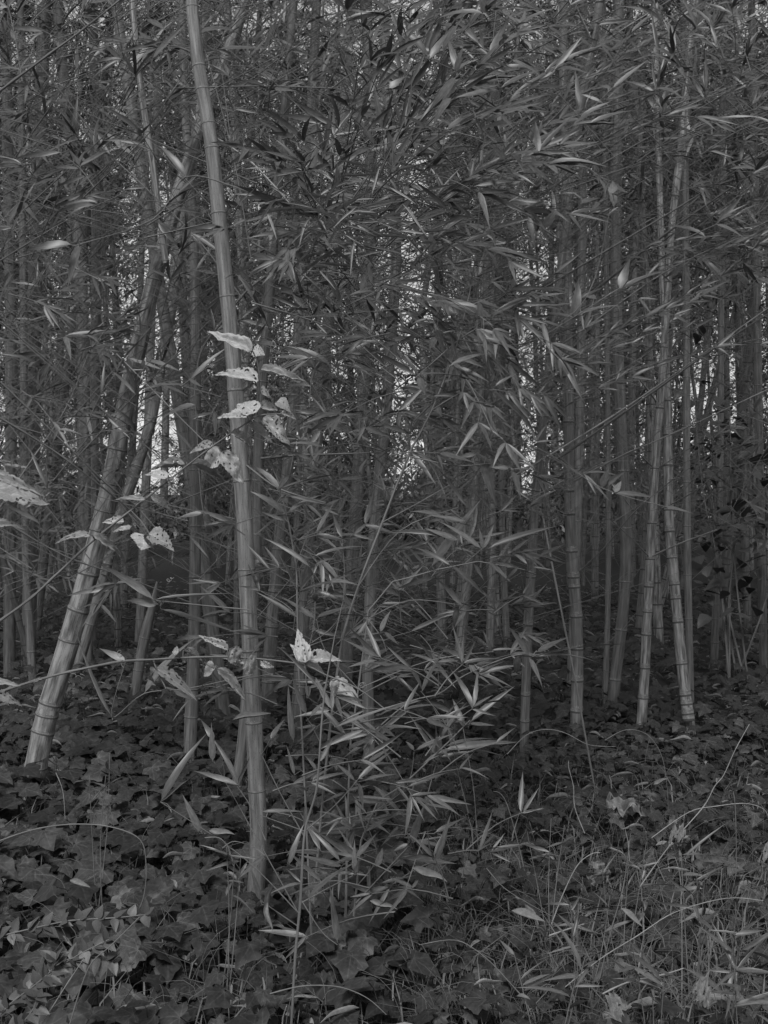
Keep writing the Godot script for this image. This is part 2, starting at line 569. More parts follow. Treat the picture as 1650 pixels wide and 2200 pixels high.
func mass(owner: Dictionary, zone: Array, sprays: int, lines: int, d0: float, d1: float, size: float, leaf_m: String, twig_m: String) -> void:
	var lv := MB.new()
	var tw := MB.new()
	for k in sprays:
		var dir := Vector3(rr(-1.0, 1.0) + (0.4 if zone[0] > 500 else 0.0), rr(-0.25, 0.8), rr(-0.3, 0.6)).normalized()
		var px := rr(zone[0], zone[2])
		var py := rr(zone[1], zone[3])
		if in_lane(px) and rng.randf() < 0.8: continue
		mass_spray(lv, tw, px, py, rr(d0, d1), dir, rr(0.12, 0.4), 4 + rng.randi() % 6, size)
	for k in lines:
		var a := P(rr(zone[0], zone[2]), rr(zone[1], zone[3]), rr(d0, d1))
		var sgn := -1.0 if rng.randf() < 0.42 else 1.0
		var el := rr(0.2, 1.1)
		var l := rr(0.3, 1.1)
		var e := a + Vector3(sgn * cos(el), sin(el), rr(-0.3, 0.3)) * l
		tw.tube([a, a.lerp(e, 0.5) + jit(0.015), e], [rr(0.0016, 0.003), 0.0017, 0.0008], 3, 0.0, false)
		for j in 3:
			var q := a.lerp(e, rr(0.25, 0.95))
			tw.tube([q, q + Vector3(rr(-1, 1), rr(0.1, 1), rr(-0.5, 0.5)).normalized() * rr(0.05, 0.22)], [0.0013, 0.0007], 3, 0.0, false)
	if lv.v.size(): part("foliage", lv.mesh(M[leaf_m]), owner.node, owner.inv).set_meta("kind", "stuff")
	if tw.v.size(): part("branchwork", tw.mesh(M[twig_m]), owner.node, owner.inv).set_meta("kind", "stuff")

# a long arching twig that carries fans of leaves along its outer two thirds
func arch(owner: Dictionary, from: Vector2, to: Vector2, d0: float, d1: float, sag: float, size: float) -> void:
	var a := P(from.x, from.y, d0)
	var e := P(to.x, to.y, d1)
	var l := (e - a).length()
	var up := Vector3(0, sag * l, 0)
	var pts := smooth_path([a, a.lerp(e, 0.35) + up * 0.8 + jit(0.012), a.lerp(e, 0.7) + up + jit(0.012), e], 6)
	var b := MB.new()
	b.tube(pts, taper(pts.size(), 0.0026, 0.0009), 5, 0.0, false)
	var br := part("branch", b.mesh(M.twig), owner.node, owner.inv)
	var k := int(pts.size() * 0.25)
	while k < pts.size():
		var dir: Vector3 = (pts[k] - pts[k - 1]).normalized()
		var side := dir.cross(Vector3(rr(-0.3, 0.3), 0.7, 0.7)).normalized()
		var n := 2 + rng.randi() % 3
		var stem: Vector3 = pts[k]
		if k < pts.size() - 1:
			stem += (dir + side * rr(-0.9, 0.9) + Vector3(0, -0.1, 0)).normalized() * rr(0.02, 0.09)
			var tw := MB.new()
			tw.tube([pts[k], stem], [0.001, 0.0007], 4, 0.0, false)
			part("twig", tw.mesh(M.twig), br)
		for j in n:
			var spread := lerpf(-0.85, 0.85, (j + rr(0.2, 0.8)) / n)
			var ld := (dir * cos(spread) + side * sin(spread) + Vector3(0, rr(-0.4, 0.0), 0) + jit(0.1)).normalized()
			var ll := size * rr(0.7, 1.25)
			leaf(br, stem, stem + ld * ll, ll * rr(0.09, 0.14), Vector3(rr(-0.4, 0.4), rr(0.3, 0.6), rr(0.6, 1.2)), rng.randi() % 3)
		k += 1 + rng.randi() % 2

# ---------------------------------------------------------------- traced leaves: [offset x, offset y, zoom, then foot x, foot y, tip x, tip y, width, ...] in zoomed pixels
func traced_leaves() -> Array:
	return [
		[825, 0, 2.0, 190,245,70,95,28, 195,255,285,130,32, 310,310,280,145,28, 310,310,335,190,32, 320,300,420,220,26, 460,250,530,60,46, 470,240,780,230,22, 465,255,590,320,28, 500,380,720,280,30, 500,380,740,345,22, 490,385,300,420,30, 490,390,500,445,26, 310,330,190,480,42, 290,420,185,555,40, 410,510,530,440,26, 410,505,650,440,24, 270,560,380,480,26, 185,555,90,490,20, 430,60,710,15,26, 430,60,230,55,26, 440,60,400,-40,30, 480,20,560,-90,30, 20,380,110,320,34, 190,580,340,580,24, 240,620,280,590,26, 250,640,450,630,22, 55,730,300,705,22, 45,665,20,560,22, 45,660,210,690,28, 665,660,650,520,28, 530,695,465,625,24, 375,790,378,680,18, 375,790,520,785,14, 130,640,160,585,26,
			980,380,1135,255,22, 980,380,920,365,18, 840,510,965,430,24, 840,510,1040,480,14, 840,510,700,535,22, 840,480,825,300,24, 1010,1240,1070,1095,42, 1015,1240,1280,1145,26, 1010,1245,1080,1260,16, 815,1365,850,1225,40, 815,1365,1040,1295,26, 815,1365,670,1340,20, 880,1270,910,1285,30, 985,830,975,775,40, 985,835,990,905,36, 460,1365,620,1270,22, 460,1365,250,1270,38, 455,1375,410,1440,34, 690,980,735,900,40, 845,870,950,850,30],
		[500, 350, 2.54, 570,150,575,10,30, 950,175,945,105,32, 1300,110,1300,0,22, 520,185,700,110,16, 1145,855,1020,740,30, 980,880,1075,840,14, 545,520,740,470,14, 1225,535,1365,485,14, 1220,545,1500,525,14, 1000,440,1175,440,14, 985,415,1050,360,14, 590,755,500,600,34, 700,700,735,560,34, 430,660,690,620,24, 580,830,440,825,44, 1400,835,1190,770,44, 1410,840,1610,735,24, 1200,760,1020,700,36, 1230,825,1010,740,40, 1410,870,1345,985,34, 1420,860,1600,920,12, 1430,870,1550,990,16, 1110,900,1175,1100,26, 1190,950,1240,1140,24, 1105,950,1070,1030,44, 1180,1110,1430,1035,28, 1000,1160,760,1030,26, 1010,1160,1340,1170,32, 1010,1170,1060,1280,36, 1030,1180,1200,1260,16, 530,1115,300,980,26, 800,1330,600,1230,14, 1080,1275,1380,1280,20, 1430,1245,1590,1396,24, 1435,1240,1640,1310,16, 1400,1230,1360,1340,30, 1430,1220,1560,1150,20, 1140,930,1310,910,16, 970,180,1230,110,14, 1110,1330,1150,1390,36, 880,330,1050,345,34, 640,720,860,700,22, 300,560,350,640,30],
		[550, 850, 2.54, 130,515,0,370,34, 140,505,440,420,28, 150,635,0,530,36, 165,650,325,545,24, 160,685,20,635,18, 160,555,172,612,22, 180,550,410,600,16, 295,935,65,800,24, 310,690,260,655,14, 310,690,400,650,14, 310,880,605,830,20, 340,870,465,920,26, 330,920,470,880,16, 320,1215,130,1090,30, 225,1210,0,1070,24, 330,1210,545,1140,34, 320,1210,670,1215,12, 330,1290,455,1325,30, 345,1070,500,1130,22, 210,1010,150,900,20, 470,775,410,640,24, 320,1080,330,1150,34, 680,1290,720,1180,34, 670,700,820,715,18, 1230,835,1010,690,36, 1105,790,920,725,30, 1105,790,750,740,20, 1140,685,930,650,26, 960,930,1220,570,56, 1265,835,1635,705,30, 1065,930,870,840,24, 1070,930,1265,1105,28, 1270,905,1395,1020,30, 1280,905,1570,990,22, 1190,920,1265,1050,26, 1270,890,1520,885,12, 1480,920,1390,855,18, 1430,935,1355,1045,18, 1510,935,1650,960,14, 1290,375,1120,265,22, 1240,330,1300,620,60, 1400,410,1475,630,50, 1390,405,1620,425,20, 1380,400,1270,390,26, 1410,400,1640,490,14, 1200,320,1085,345,28, 1150,610,1000,405,16, 1210,270,1090,170,16, 1125,1145,980,1000,30, 975,990,760,1065,26, 1100,1150,1070,1330,36, 655,50,530,0,22, 560,420,605,340,36, 1010,110,1000,50,36, 840,1290,1060,1190,20, 590,205,700,155,26, 350,190,270,300,30, 370,150,540,240,22, 240,350,380,430,20, 640,480,790,590,20, 1370,0,1540,230,30, 1080,830,1230,880,16],
		[550, 1350, 2.54, 275,470,185,270,36, 300,480,370,400,30, 360,350,130,110,16, 370,360,250,220,16, 205,620,160,360,34, 210,800,170,640,22, 80,605,150,500,30, 500,450,700,590,28, 500,655,660,590,28, 510,660,520,810,28, 500,660,580,690,16, 345,730,425,620,24, 330,770,275,700,20, 540,830,440,740,30, 550,830,755,680,28, 560,840,590,1000,24, 550,840,765,790,20, 870,665,1080,570,32, 860,665,825,615,22, 1135,540,1075,410,32, 1170,510,1400,320,32, 1165,520,1305,530,22, 1110,560,1110,610,24, 1030,660,1385,620,40, 1040,640,1330,605,26, 1050,670,1370,715,20, 1010,660,900,550,14, 1010,660,1065,720,20, 820,870,760,840,20, 825,865,1075,810,24, 830,875,915,950,26, 920,960,1085,1005,20, 900,960,1050,1055,26, 640,860,830,1050,26, 850,1170,915,975,48, 840,1170,810,1070,16, 850,1170,1155,1120,14, 860,1160,1035,1195,24, 830,1175,740,1220,22, 800,1245,1100,1290,34, 790,1250,825,1310,16, 590,1040,765,1155,28, 660,1300,690,1200,34, 545,1340,525,1200,32, 545,1340,620,1350,10, 540,1340,400,1355,18, 460,1270,310,1130,26, 680,1390,890,1350,18, 410,1510,415,1400,24, 30,1000,260,1035,20, 265,1080,275,960,24, 180,1290,240,1120,30, 980,190,840,145,18, 985,185,1160,170,20, 990,190,960,140,26, 985,195,880,70,16, 1160,190,970,80,18, 1165,200,1235,290,26, 1285,130,1260,60,20, 1285,120,1480,130,16, 1070,460,900,390,24, 900,395,630,490,20, 430,540,820,400,22, 320,10,460,50,24, 700,20,780,90,24,
			1490,150,1390,0,34, 1530,130,1720,40,36, 1530,145,2040,110,18, 1530,155,1930,190,18, 1430,150,1410,290,42, 1490,160,1590,355,44],
		[0, 0, 1.0, 715,270,595,245,12, 715,272,625,215,12, 805,312,760,240,15, 670,370,680,310,17, 610,350,612,310,15, 725,410,725,355,13, 595,345,505,308,10, 470,105,580,103,15, 430,70,505,55,20, 400,380,345,312,15, 155,525,40,538,20, 170,525,140,625,20, 330,1288,215,1213,16, 340,1298,265,1293,22, 345,1308,520,1363,12, 330,1288,525,1273,10, 710,785,620,738,15, 345,1723,417,1606,17, 345,1723,440,1651,15, 457,1636,452,1556,15, 435,1791,390,1721,15, 725,2026,710,1906,15, 1292,1048,1308,1003,15, 1294,1046,1347,1013,11, 1320,1058,1335,1033,13, 1320,1060,1410,1068,11, 1428,1088,1492,1103,11, 435,1102,380,1115,12, 440,1105,455,1130,16, 420,870,345,895,14, 270,1420,210,1395,16, 240,1540,140,1380,10, 310,1490,380,1390,18, 460,1590,430,1545,14, 455,1530,480,1545,12, 660,1935,740,1860,14, 560,1935,540,1870,12],
	]

func _ready() -> void:
	rng.seed = 20
	# ------------------------------------------------ camera, sky, sun, exposure
	var cam := Camera3D.new()
	cam.name = "camera"
	cam.transform = cam_t
	cam.fov = rad_to_deg(2.0 * atan(1100.0 / F))
	cam.far = 900.0
	cam.near = 0.05
	add_child(cam)
	cam.current = true
	var we := WorldEnvironment.new()
	we.name = "world_environment"
	var env := Environment.new()
	env.background_mode = Environment.BG_SKY
	var sm := ProceduralSkyMaterial.new()
	sm.sky_top_color = grey(0.17)
	sm.sky_horizon_color = grey(0.44)
	sm.sky_curve = 0.25
	sm.ground_bottom_color = grey(0.10)
	sm.ground_horizon_color = grey(0.25)
	sm.sun_angle_max = 0.1
	var sky := Sky.new()
	sky.sky_material = sm
	env.sky = sky
	env.tonemap_mode = Environment.TONE_MAPPER_LINEAR
	env.tonemap_exposure = 2.15
	env.sdfgi_enabled = true
	env.ssao_enabled = true
	env.ssil_enabled = true
	we.environment = env
	add_child(we)
	var sun := DirectionalLight3D.new()
	sun.name = "sun"
	sun.light_color = Color(1, 1, 1)
	sun.light_energy = 0.5
	sun.light_angular_distance = 16.0
	sun.shadow_enabled = true
	add_child(sun)
	sun.look_at_from_position(Vector3(-0.7, 4.0, 3.3), Vector3.ZERO, Vector3.UP)

	depth_noise.seed = 4
	depth_noise.frequency = 0.004
	make_materials()
	make_rings()
	var shapes := [[0.04, 0.004, 0.3], [0.16, 0.012, -0.5], [0.32, -0.014, 0.7], [0.10, 0.022, 1.2], [0.06, -0.02, -0.8], [0.22, 0.0, 1.6], [0.42, 0.01, 0.4]]
	for s in shapes:
		var row := []
		for t in tones: row.append(blade(s[0], s[1], s[2], t))
		leaf_meshes.append(row)
		droops.append(s[0])
	for k in 5: dry_meshes.append(curled(0.25 + 0.3 * k, M.leaf_dry))
	for k in 4:
		var row := []
		for t in 3: row.append(ivy_blade([1.0, 0.85, 0.6, 0.25][k], 40 + k, M["ivy_%d" % t]))
		ivy_meshes.append(row)
	for k in 3:
		var c := crown(0.0, 3.6, 0.0, 1.2, 1.0)
		crowns.append([c[0].mesh(M.twig), c[1].mesh(M.leaf)])

	# ------------------------------------------------ setting
	var ground_mesh := PlaneMesh.new()
	ground_mesh.size = Vector2(400, 400)
	ground_mesh.material = M.soil
	var gnd := part("ground", ground_mesh, self)
	gnd.position = Vector3(0, 0, -60)
	gnd.set_meta("kind", "structure")
	var field_mesh := PlaneMesh.new()
	field_mesh.size = Vector2(300, 120)
	field_mesh.material = M.field
	var fld := part("field", field_mesh, self)
	fld.position = Vector3(0, 0.004, -89)
	fld.set_meta("kind", "structure")

	build_far()
	build_culms()
	build_mass()
	build_young()
	build_ivy()
	build_vines()
	build_small()

func in_lane(px: float) -> bool:      # the openings in the wood and the grove through which the sky shows
	for l in [[265, 415], [845, 912], [1095, 1168]]:
		if px > l[0] and px < l[1]: return true
	return false

# ---------------------------------------------------------------- bamboo deep in the grove
func build_far() -> void:
	var protos := []
	for k in 6:
		var h := rr(8.0, 10.5)
		var r := [0.046, 0.040, 0.034, 0.05, 0.028, 0.038][k] as float
		var raw := []
		var q := Vector3(0, -0.05, 0)
		var up := (Vector3.UP + Vector3(rr(-0.05, 0.05), 0, rr(-0.05, 0.05))).normalized()
		for s in 9:
			raw.append(Vector4(q.x, q.y, q.z, r * lerpf(1.0, 0.3, s / 8.0)))
			q += up * h / 8.0
			up = (up + Vector3(rr(-0.03, 0.03), 0, rr(-0.03, 0.03))).normalized()
		var path := smooth_path(raw, 6)
		var cum := [0.0]
		for j in range(1, path.size()): cum.append(cum[-1] + (v3(path[j]) - v3(path[j - 1])).length())
		var nodes := []
		var s := 0.1
		while s < h:
			nodes.append(s)
			s += rr(0.16, 0.24) if s < 1.0 else rr(0.24, 0.36)
		var root := Node3D.new()
		root.name = "bamboo"
		part("culm", culm_mesh(path, cum, nodes, 10, M[["culm_mid", "culm_green", "culm_pale"][k % 3]]), root)
		var sc := MB.new()
		for nd in nodes:
			if nd > 7.0: break
			var a := path_at(path, cum, nd)
			var t := v3(path_at(path, cum, nd + 0.02)) - v3(path_at(path, cum, nd - 0.02))
			t = t.normalized()
			sc.tube([v3(a) - t * 0.006, v3(a) - t * 0.003, v3(a) + t * 0.004, v3(a) + t * 0.007], [a.w * 0.99, a.w * 1.09, a.w * 1.09, a.w * 0.99], 10, 0.0, false)
		var scars := part("sheath_scar", sc.mesh(M.scar), root)
		scars.set_meta("kind", "stuff")
		var c := crown([0.9, 1.6, 0.5, 1.9, 0.4, 1.1][k], h, [2.4, 3.2, 1.0, 3.4, 0.8, 2.8][k], 0.5, rr(0.9, 1.3))
		var tw := part("branchwork", c[0].mesh(M.twig), root)
		tw.set_meta("kind", "stuff")
		var lf := part("foliage", c[1].mesh(M.leaf), root)
		lf.set_meta("kind", "stuff")
		protos.append(root)
	var spots := []
	var tries := 0
	while spots.size() < 160 and tries < 12000:
		tries += 1
		var d := 6.2 + 19.0 * pow(rng.randf(), 0.7)
		var x := rr(-0.42, 0.42) * d
		if rng.randf() < 0.3: x = rr(-8.0, 8.0)
		var px := 825.0 + x / d * F
		# lanes where daylight reaches through to the far side
		if d > 8.0 and in_lane(px): continue
		if d < 9.5 and px > 900 and px < 1650: continue
		var ok := true
		for s in spots:
			if Vector2(s.x - x, s.z + d).length() < 0.42: ok = false
		if ok: spots.append(Vector3(x, 0, -d))
	for k in spots.size():
		var p: Vector3 = spots[k]
		var which := rng.randi() % 6
		var o: Node3D = protos[which].duplicate()
		o.set_meta("kind_number", which)
		o.name = numbered("bamboo")
		add_child(o)
		o.position = p
		o.rotation = Vector3(rr(-0.07, 0.07), rr(0, TAU), rr(-0.09, 0.09))
		if k % 11 == 0: o.rotation.z = rr(0.18, 0.32) * (1.0 if k % 2 else -1.0)
		var sc := rr(0.8, 1.12)
		o.scale = Vector3(sc, sc, sc)
		var tilt := absf(o.rotation.z) > 0.04
		var kind: String = ["stout bamboo culm with bare dry twigs", "smooth dark bamboo culm with bare lower twigs", "slim bamboo culm leafy almost to the ground", "stoutest bamboo culm bare low down", "very slim bamboo culm leafy from low down", "slender bamboo culm with tangled dry twigs"][o.get_meta("kind_number")]
		o.remove_meta("kind_number")
		tag(o, kind + (" leaning steeply" if absf(o.rotation.z) > 0.15 else " tilted" if tilt else " upright") + (" in the grove's dim depth" if -p.z > 12.0 else " just behind the front culms"), "bamboo", "bamboo deep in the grove")
	for p in protos: p.free()
	# the wood beyond the grove, one leafy mass
	var wood := thing("far_wood", "leafy wood far behind the grove with specks of sky between", "wood", Vector3(0, 0, -30))
	wood.set_meta("kind", "stuff")
	var crowns_at := []
	for k in 44: crowns_at.append(Vector3(rr(-17, 17), rr(1.0, 13.0), rr(-8.0, 0.0)))
	for v in 3:
		var clump := MB.new()
		for k in 70:
			var at := jit(0.5)
			flat_leaf(clump, at, (jit(1.0) + Vector3(0, -0.3, 0)).normalized(), rr(0.14, 0.3), rr(0.05, 0.10), (Vector3.UP + jit(0.7)).normalized())
		for k in 5:
			var a := jit(0.5)
			clump.tube([a, a + jit(0.9)], [0.008, 0.003], 3, 0.0, false)
		var list := []
		for k in 800:
			var c: Vector3 = crowns_at[rng.randi() % crowns_at.size()] + Vector3(rng.randfn() * 1.5, rng.randfn() * 1.2, rng.randfn())
			if k % 4 == 0: c = Vector3(rr(-17, 17), rr(0.2, 2.2), rr(-8, 0))
			if c.y > 1.0 and in_lane(825.0 + c.x / (30.0 - c.z) * F): continue
			list.append(Transform3D(Basis(Vector3.UP, rr(0, TAU)).scaled(Vector3.ONE * rr(0.8, 1.4)), Vector3(c.x, maxf(c.y, 0.4), c.z)))
		scatter("tree_foliage", clump.mesh([M.leaf, M.leaf, M.leaf][v]), list, wood)
	for k in 40:
		var x := rr(-15, 15)
		var z := rr(-8, 0)
		var b := MB.new()
		b.tube([Vector3(x, -0.1, z), Vector3(x + rr(-0.4, 0.4), 6, z), Vector3(x + rr(-1, 1), 13, z)], [rr(0.1, 0.2), 0.09, 0.03], 7, 0.0, false)
		part("tree_trunk", b.mesh(M.twig), wood).set_meta("kind", "stuff")

# ---------------------------------------------------------------- the bamboo one can single out
var owners := {}

func build_culms() -> void:
	var o := owners
	o.main = bamboo("tall straight speckled bamboo culm crossed by both pale-leaved vines", [[551,1890,42],[556,1800,41],[549,1640,40],[541,1450,40],[533,1300,40],[527,1150,39],[517,1000,38],[503,800,37],[487,620,36],[470,460,35],[453,300,33],[433,180,31],[420,90,30],[412,0,29],[406,-120,28]], "culm_main", {"nodes": [1698,1551,1398,1223,1033,838,637,458,318,265,192,142,15], "sides": 24})
	o.lean = bamboo("thick pale bamboo culm leaning steeply out of the ivy", [[72,1672,56],[100,1540,56],[145,1390,54],[188,1240,52],[222,1110,50],[246,1000,48],[268,880,46],[292,770,44],[325,625,40],[360,500,37],[392,390,35],[450,225,33],[500,85,31],[535,-20,30]], "culm_pale", {"ring": 0.9, "slim": 0.84, "nodes": [1647,1572,1535,1510,1375,1310,1232,1140,1097,1040,965,860,790,700,600,505,410,300], "sides": 24})
	o.stump = bamboo("thin mottled dead bamboo cane hanging broken off beside the speckled culm", [[357,566,15],[348,500,15],[337,420,15],[326,340,16],[316,280,16],[303,190,15],[291,80,14],[284,0,14],[278,-60,14]], "culm_dead", {"hang": true, "d": 4.4, "nodes": [560,510,325,285,180,110,50], "name": "dead_cane", "category": "cane"})
	o.c420 = bamboo("slim grey bamboo culm rising straight between the leaning and the speckled culm", [[408,1600,31],[414,1450,30],[418,1330,29],[420,1130,27],[419,930,26],[421,733,24],[419,600,23],[413,450,22],[402,300,21],[395,150,20],[388,0,20]], "culm_mid", {"nodes": [1540,1480,1405,1330,1240,1130,1010,880,760,640,520]})
	o.dark = bamboo("dark smooth bamboo culm passing behind the speckled culm, joints far apart", [[508,1690,25],[523,1570,25],[540,1350,25],[550,1200,25],[553,1030,25],[560,880,25],[570,733,25],[582,600,25],[592,450,24],[606,300,23],[621,120,21],[631,0,20]], "culm_green", {"nodes": [1688,1500,1300,1148,1032,820,590,316,30]})
	o.e = bamboo("grey bamboo culm half hidden by leaves, behind the speckled culm's foot", [[575,1490,31],[583,1360,31],[594,1233,30],[606,1110,29],[616,1030,28],[628,900,27],[640,740,26],[650,560,25],[662,360,24],[676,100,23],[682,-40,22]], "culm_mid", {"nodes": [1465,1410,1345,1270,1180,1080,960,850]})
	o.e2 = bamboo("leaf-screened bamboo culm second from the speckled one, with close joints at its foot", [[640,1520,30],[648,1400,30],[655,1290,29],[663,1180,28],[672,1050,27],[690,850,26],[712,600,25],[735,300,24],[756,0,22]], "culm_mid", {"nodes": [1510,1490,1470,1440,1380,1290,1200,1100]})
	o.f = bamboo("pale bamboo culm rising behind the densest spray of leaves", [[794,1640,28],[790,1450,27],[797,1250,27],[812,1050,27],[828,900,26],[842,700,26],[851,560,25],[846,400,25],[832,230,24],[826,60,24],[822,-40,23]], "culm_mid", {"nodes": [1590,1520,1420,1330,1220,1130,1030,930,820]})
	o.f2 = bamboo("dim bamboo culm tucked close behind the pale one in the leaves", [[742,1470,32],[748,1330,31],[757,1200,31],[768,1050,30],[780,850,30],[790,650,29],[797,400,28],[790,100,27],[786,-40,26]], "culm_mid", {"nodes": [1420,1330,1250,1180,1080,960,830]})
	o.g1 = bamboo("straight bamboo culm with a swollen elbow joint low down", [[1238,1555,29],[1240,1466,29],[1239,1333,27],[1233,1250,27],[1226,1140,25],[1222,1033,24],[1222,883,24],[1219,733,24],[1219,550,22],[1215,400,21],[1211,250,20],[1210,100,20],[1210,-40,20]], "culm_mid", {"ring": 2.1, "nodes": [1526,1460,1393,1323,1260,1238,1183,1103,1053,905,808,680,560,452,382,220]})
	o.g2 = bamboo("bamboo culm slanting across in front of the straight elbowed one", [[1127,1578,22],[1130,1466,22],[1134,1350,23],[1143,1200,22],[1151,1058,20],[1162,960,19],[1171,870,20],[1183,750,20],[1202,600,20],[1219,460,20],[1233,325,21],[1248,220,22],[1268,120,21],[1290,0,21],[1300,-60,20]], "culm_mid", {"ring": 2.1, "nodes": [1548,1491,1405,1340,1238,1145,1053,893,760,595,452,382,292,112], "lean": -0.5})
	o.g3 = bamboo("thick smooth dark bamboo culm bowed slightly beside the elbowed one", [[1317,1510,27],[1326,1420,27],[1339,1308,27],[1345,1183,27],[1340,1033,26],[1333,883,26],[1327,733,26],[1323,550,26],[1325,300,26],[1328,75,26],[1330,-40,25]], "culm_green", {"nodes": [1460,1353,1250,1135,1012,880,730,600,455]})
	o.g4 = bamboo("pale ringed bamboo culm curving away at the top, one of a crossing pair", [[1379,1545,25],[1384,1466,24],[1389,1358,23],[1394,1260,22],[1399,1160,22],[1404,1060,21],[1411,940,20],[1419,858,19],[1428,733,17],[1436,600,17],[1444,480,17],[1453,400,18],[1464,310,19],[1472,220,18],[1480,120,18],[1489,40,18],[1500,-50,18]], "culm_pale", {"ring": 2.1, "nodes": [1498,1433,1362,1313,1258,1200,1123,1005,875,745,605,500,420,302,150,65]})
	o.g5 = bamboo("pale ringed bamboo culm leaning with close joints, one of a crossing pair", [[1480,1550,28],[1466,1440,26],[1456,1333,25],[1447,1233,24],[1438,1133,23],[1435,983,21],[1432,850,19],[1429,733,17],[1423,600,16],[1417,400,15],[1410,150,15],[1405,-50,14]], "culm_pale", {"ring": 2.1, "nodes": [1543,1531,1511,1491,1425,1335,1285,1255,1198,1140,1095,998,933,860], "lean": 0.4})
	o.g6 = bamboo("slim shaded bamboo culm behind the crossing pair", [[1483,1480,18],[1480,1350,18],[1477,1200,18],[1475,1000,18],[1475,733,17],[1473,500,17],[1470,200,16],[1468,-40,15]], "culm_mid", {"nodes": [1330,1235,1130,1035,915,810]})
	o.g7 = bamboo("short slim bamboo culm beside the dark broad-leaved shrub", [[1535,1402,19],[1538,1300,18],[1543,1180,17],[1547,1000,16],[1549,700,15],[1552,300,14],[1555,-40,14]], "culm_mid", {"nodes": [1380,1330,1298,1250,1200,1150]})
	o.g8 = bamboo("very slim shaded bamboo culm next to the thick smooth one", [[1301,1475,14],[1307,1233,13],[1306,933,12],[1304,700,12],[1300,350,12],[1297,-40,11]], "culm_mid", {"nodes": [1440,1350,1270,1170,1100]})
	o.g9 = bamboo("shaded bamboo culm hiding behind the straight elbowed one", [[1228,1440,22],[1236,1250,21],[1243,1050,21],[1247,850,20],[1250,600,20],[1252,300,19],[1254,-40,18]], "culm_mid", {"nodes": [1330,1120,1005,875]})
	o.g10 = bamboo("slim grey bamboo culm with dark rings beside the slanting one", [[1052,1400,19],[1055,1290,19],[1058,1150,18],[1056,1000,17],[1050,800,16],[1046,500,16],[1040,200,15],[1036,-40,15]], "culm_mid", {"nodes": [1350,1300,1265,1210,1150,1080]})
	o.g11 = bamboo("slim shaded bamboo culm close by the grey dark-ringed one", [[1088,1370,17],[1083,1250,16],[1078,1100,15],[1076,900,15],[1072,600,14],[1068,200,14],[1064,-40,13]], "culm_mid", {"nodes": [1330,1285,1200,1130]})
	o.g13 = bamboo("short leaning bamboo culm with its upper half lost in leaves", [[988,1400,26],[997,1310,25],[1006,1230,24],[1016,1120,22],[1026,980,20],[1036,800,18],[1050,500,16],[1066,100,15],[1072,-40,15]], "culm_mid", {"nodes": [1380,1310,1240,1150]})
	o.b2 = bamboo("shaded bamboo culm leaning parallel behind the thick pale one", [[170,1420,34],[205,1300,34],[255,1120,33],[295,1000,33],[325,900,33],[350,758,32],[372,640,31],[395,450,30],[425,200,28],[448,-40,27]], "culm_mid", {"slim": 0.72, "nodes": [1340,1210,1110,1000,905,800]})
	o.l300 = bamboo("dim bamboo culm standing just behind the thick leaning one", [[299,1375,22],[304,1280,22],[310,1130,22],[316,980,21],[322,800,20],[330,500,19],[338,200,18],[344,-40,18]], "culm_mid", {"nodes": [1330,1240,1130]})
	o.l55 = bamboo("slim bamboo culm with close rings left alone at the ivy's edge", [[68,1428,20],[60,1290,19],[55,1180,18],[54,1060,18],[52,900,18],[50,600,17],[46,300,16],[44,-40,16]], "culm_mid", {"nodes": [1400,1310,1255,1205,1160,1130,1105,1080,1020]})
	o.l90 = bamboo("broad shaded bamboo culm among the crowded culms, long smooth joints", [[62,1395,34],[66,1150,34],[70,900,33],[76,600,33],[84,350,32],[92,120,31],[97,-40,30]], "culm_mid", {"nodes": [1250,1020,790,560,330,95]})
	o.l205 = bamboo("upright bamboo culm with a weathered pale joint above the leaning one", [[196,1380,25],[199,1100,25],[203,800,24],[207,560,23],[205,330,23],[201,100,22],[199,-40,21]], "culm_mid", {"nodes": [1300,1180,1050,900,760,600,430,265,120]})
	o.l150 = bamboo("crooked shaded bamboo culm among the crowded ones", [[186,1400,30],[182,1150,30],[180,900,30],[176,650,30],[166,460,29],[150,300,28],[132,120,27],[122,-40,26]], "culm_mid", {"nodes": [1200,1000,830,640,470,325,180]})
	o.l30 = bamboo("bamboo culm in shade at the grove's outer rim", [[20,1410,28],[22,1150,28],[24,900,27],[22,600,26],[16,300,26],[10,-40,25]], "culm_mid", {"nodes": [1250,1080,900,700,480,250]})
	o.r1610 = bamboo("faint slim bamboo culm past the broad-leaved shrub", [[1640,1420,20],[1636,1200,20],[1630,900,19],[1626,600,18],[1620,300,18],[1614,-40,17]], "culm_mid", {"nodes": [1340,1200,1050,900]})
	# dry leaning cane stuck in the ivy behind the leaning culm
	o.dry = bamboo("dry split cane leaning in the ivy behind the thick culm", [[292,1480,24],[303,1410,25],[318,1340,24],[330,1290,15],[338,1250,6]], "culm_mid", {"h": 0.0, "crown": false, "nodes": [1440,1370], "name": "dead_cane", "category": "cane"})
	o.stick = bamboo("thin pale cane propped against the elbowed culm", [[1268,1640,5],[1235,1458,5],[1210,1333,5],[1185,1208,5],[1165,1103,4]], "culm_mid", {"h": 0.0, "crown": false, "nodes": [1560,1458,1340,1258,1208], "sides": 8, "name": "dead_cane", "category": "cane", "d": 5.0})
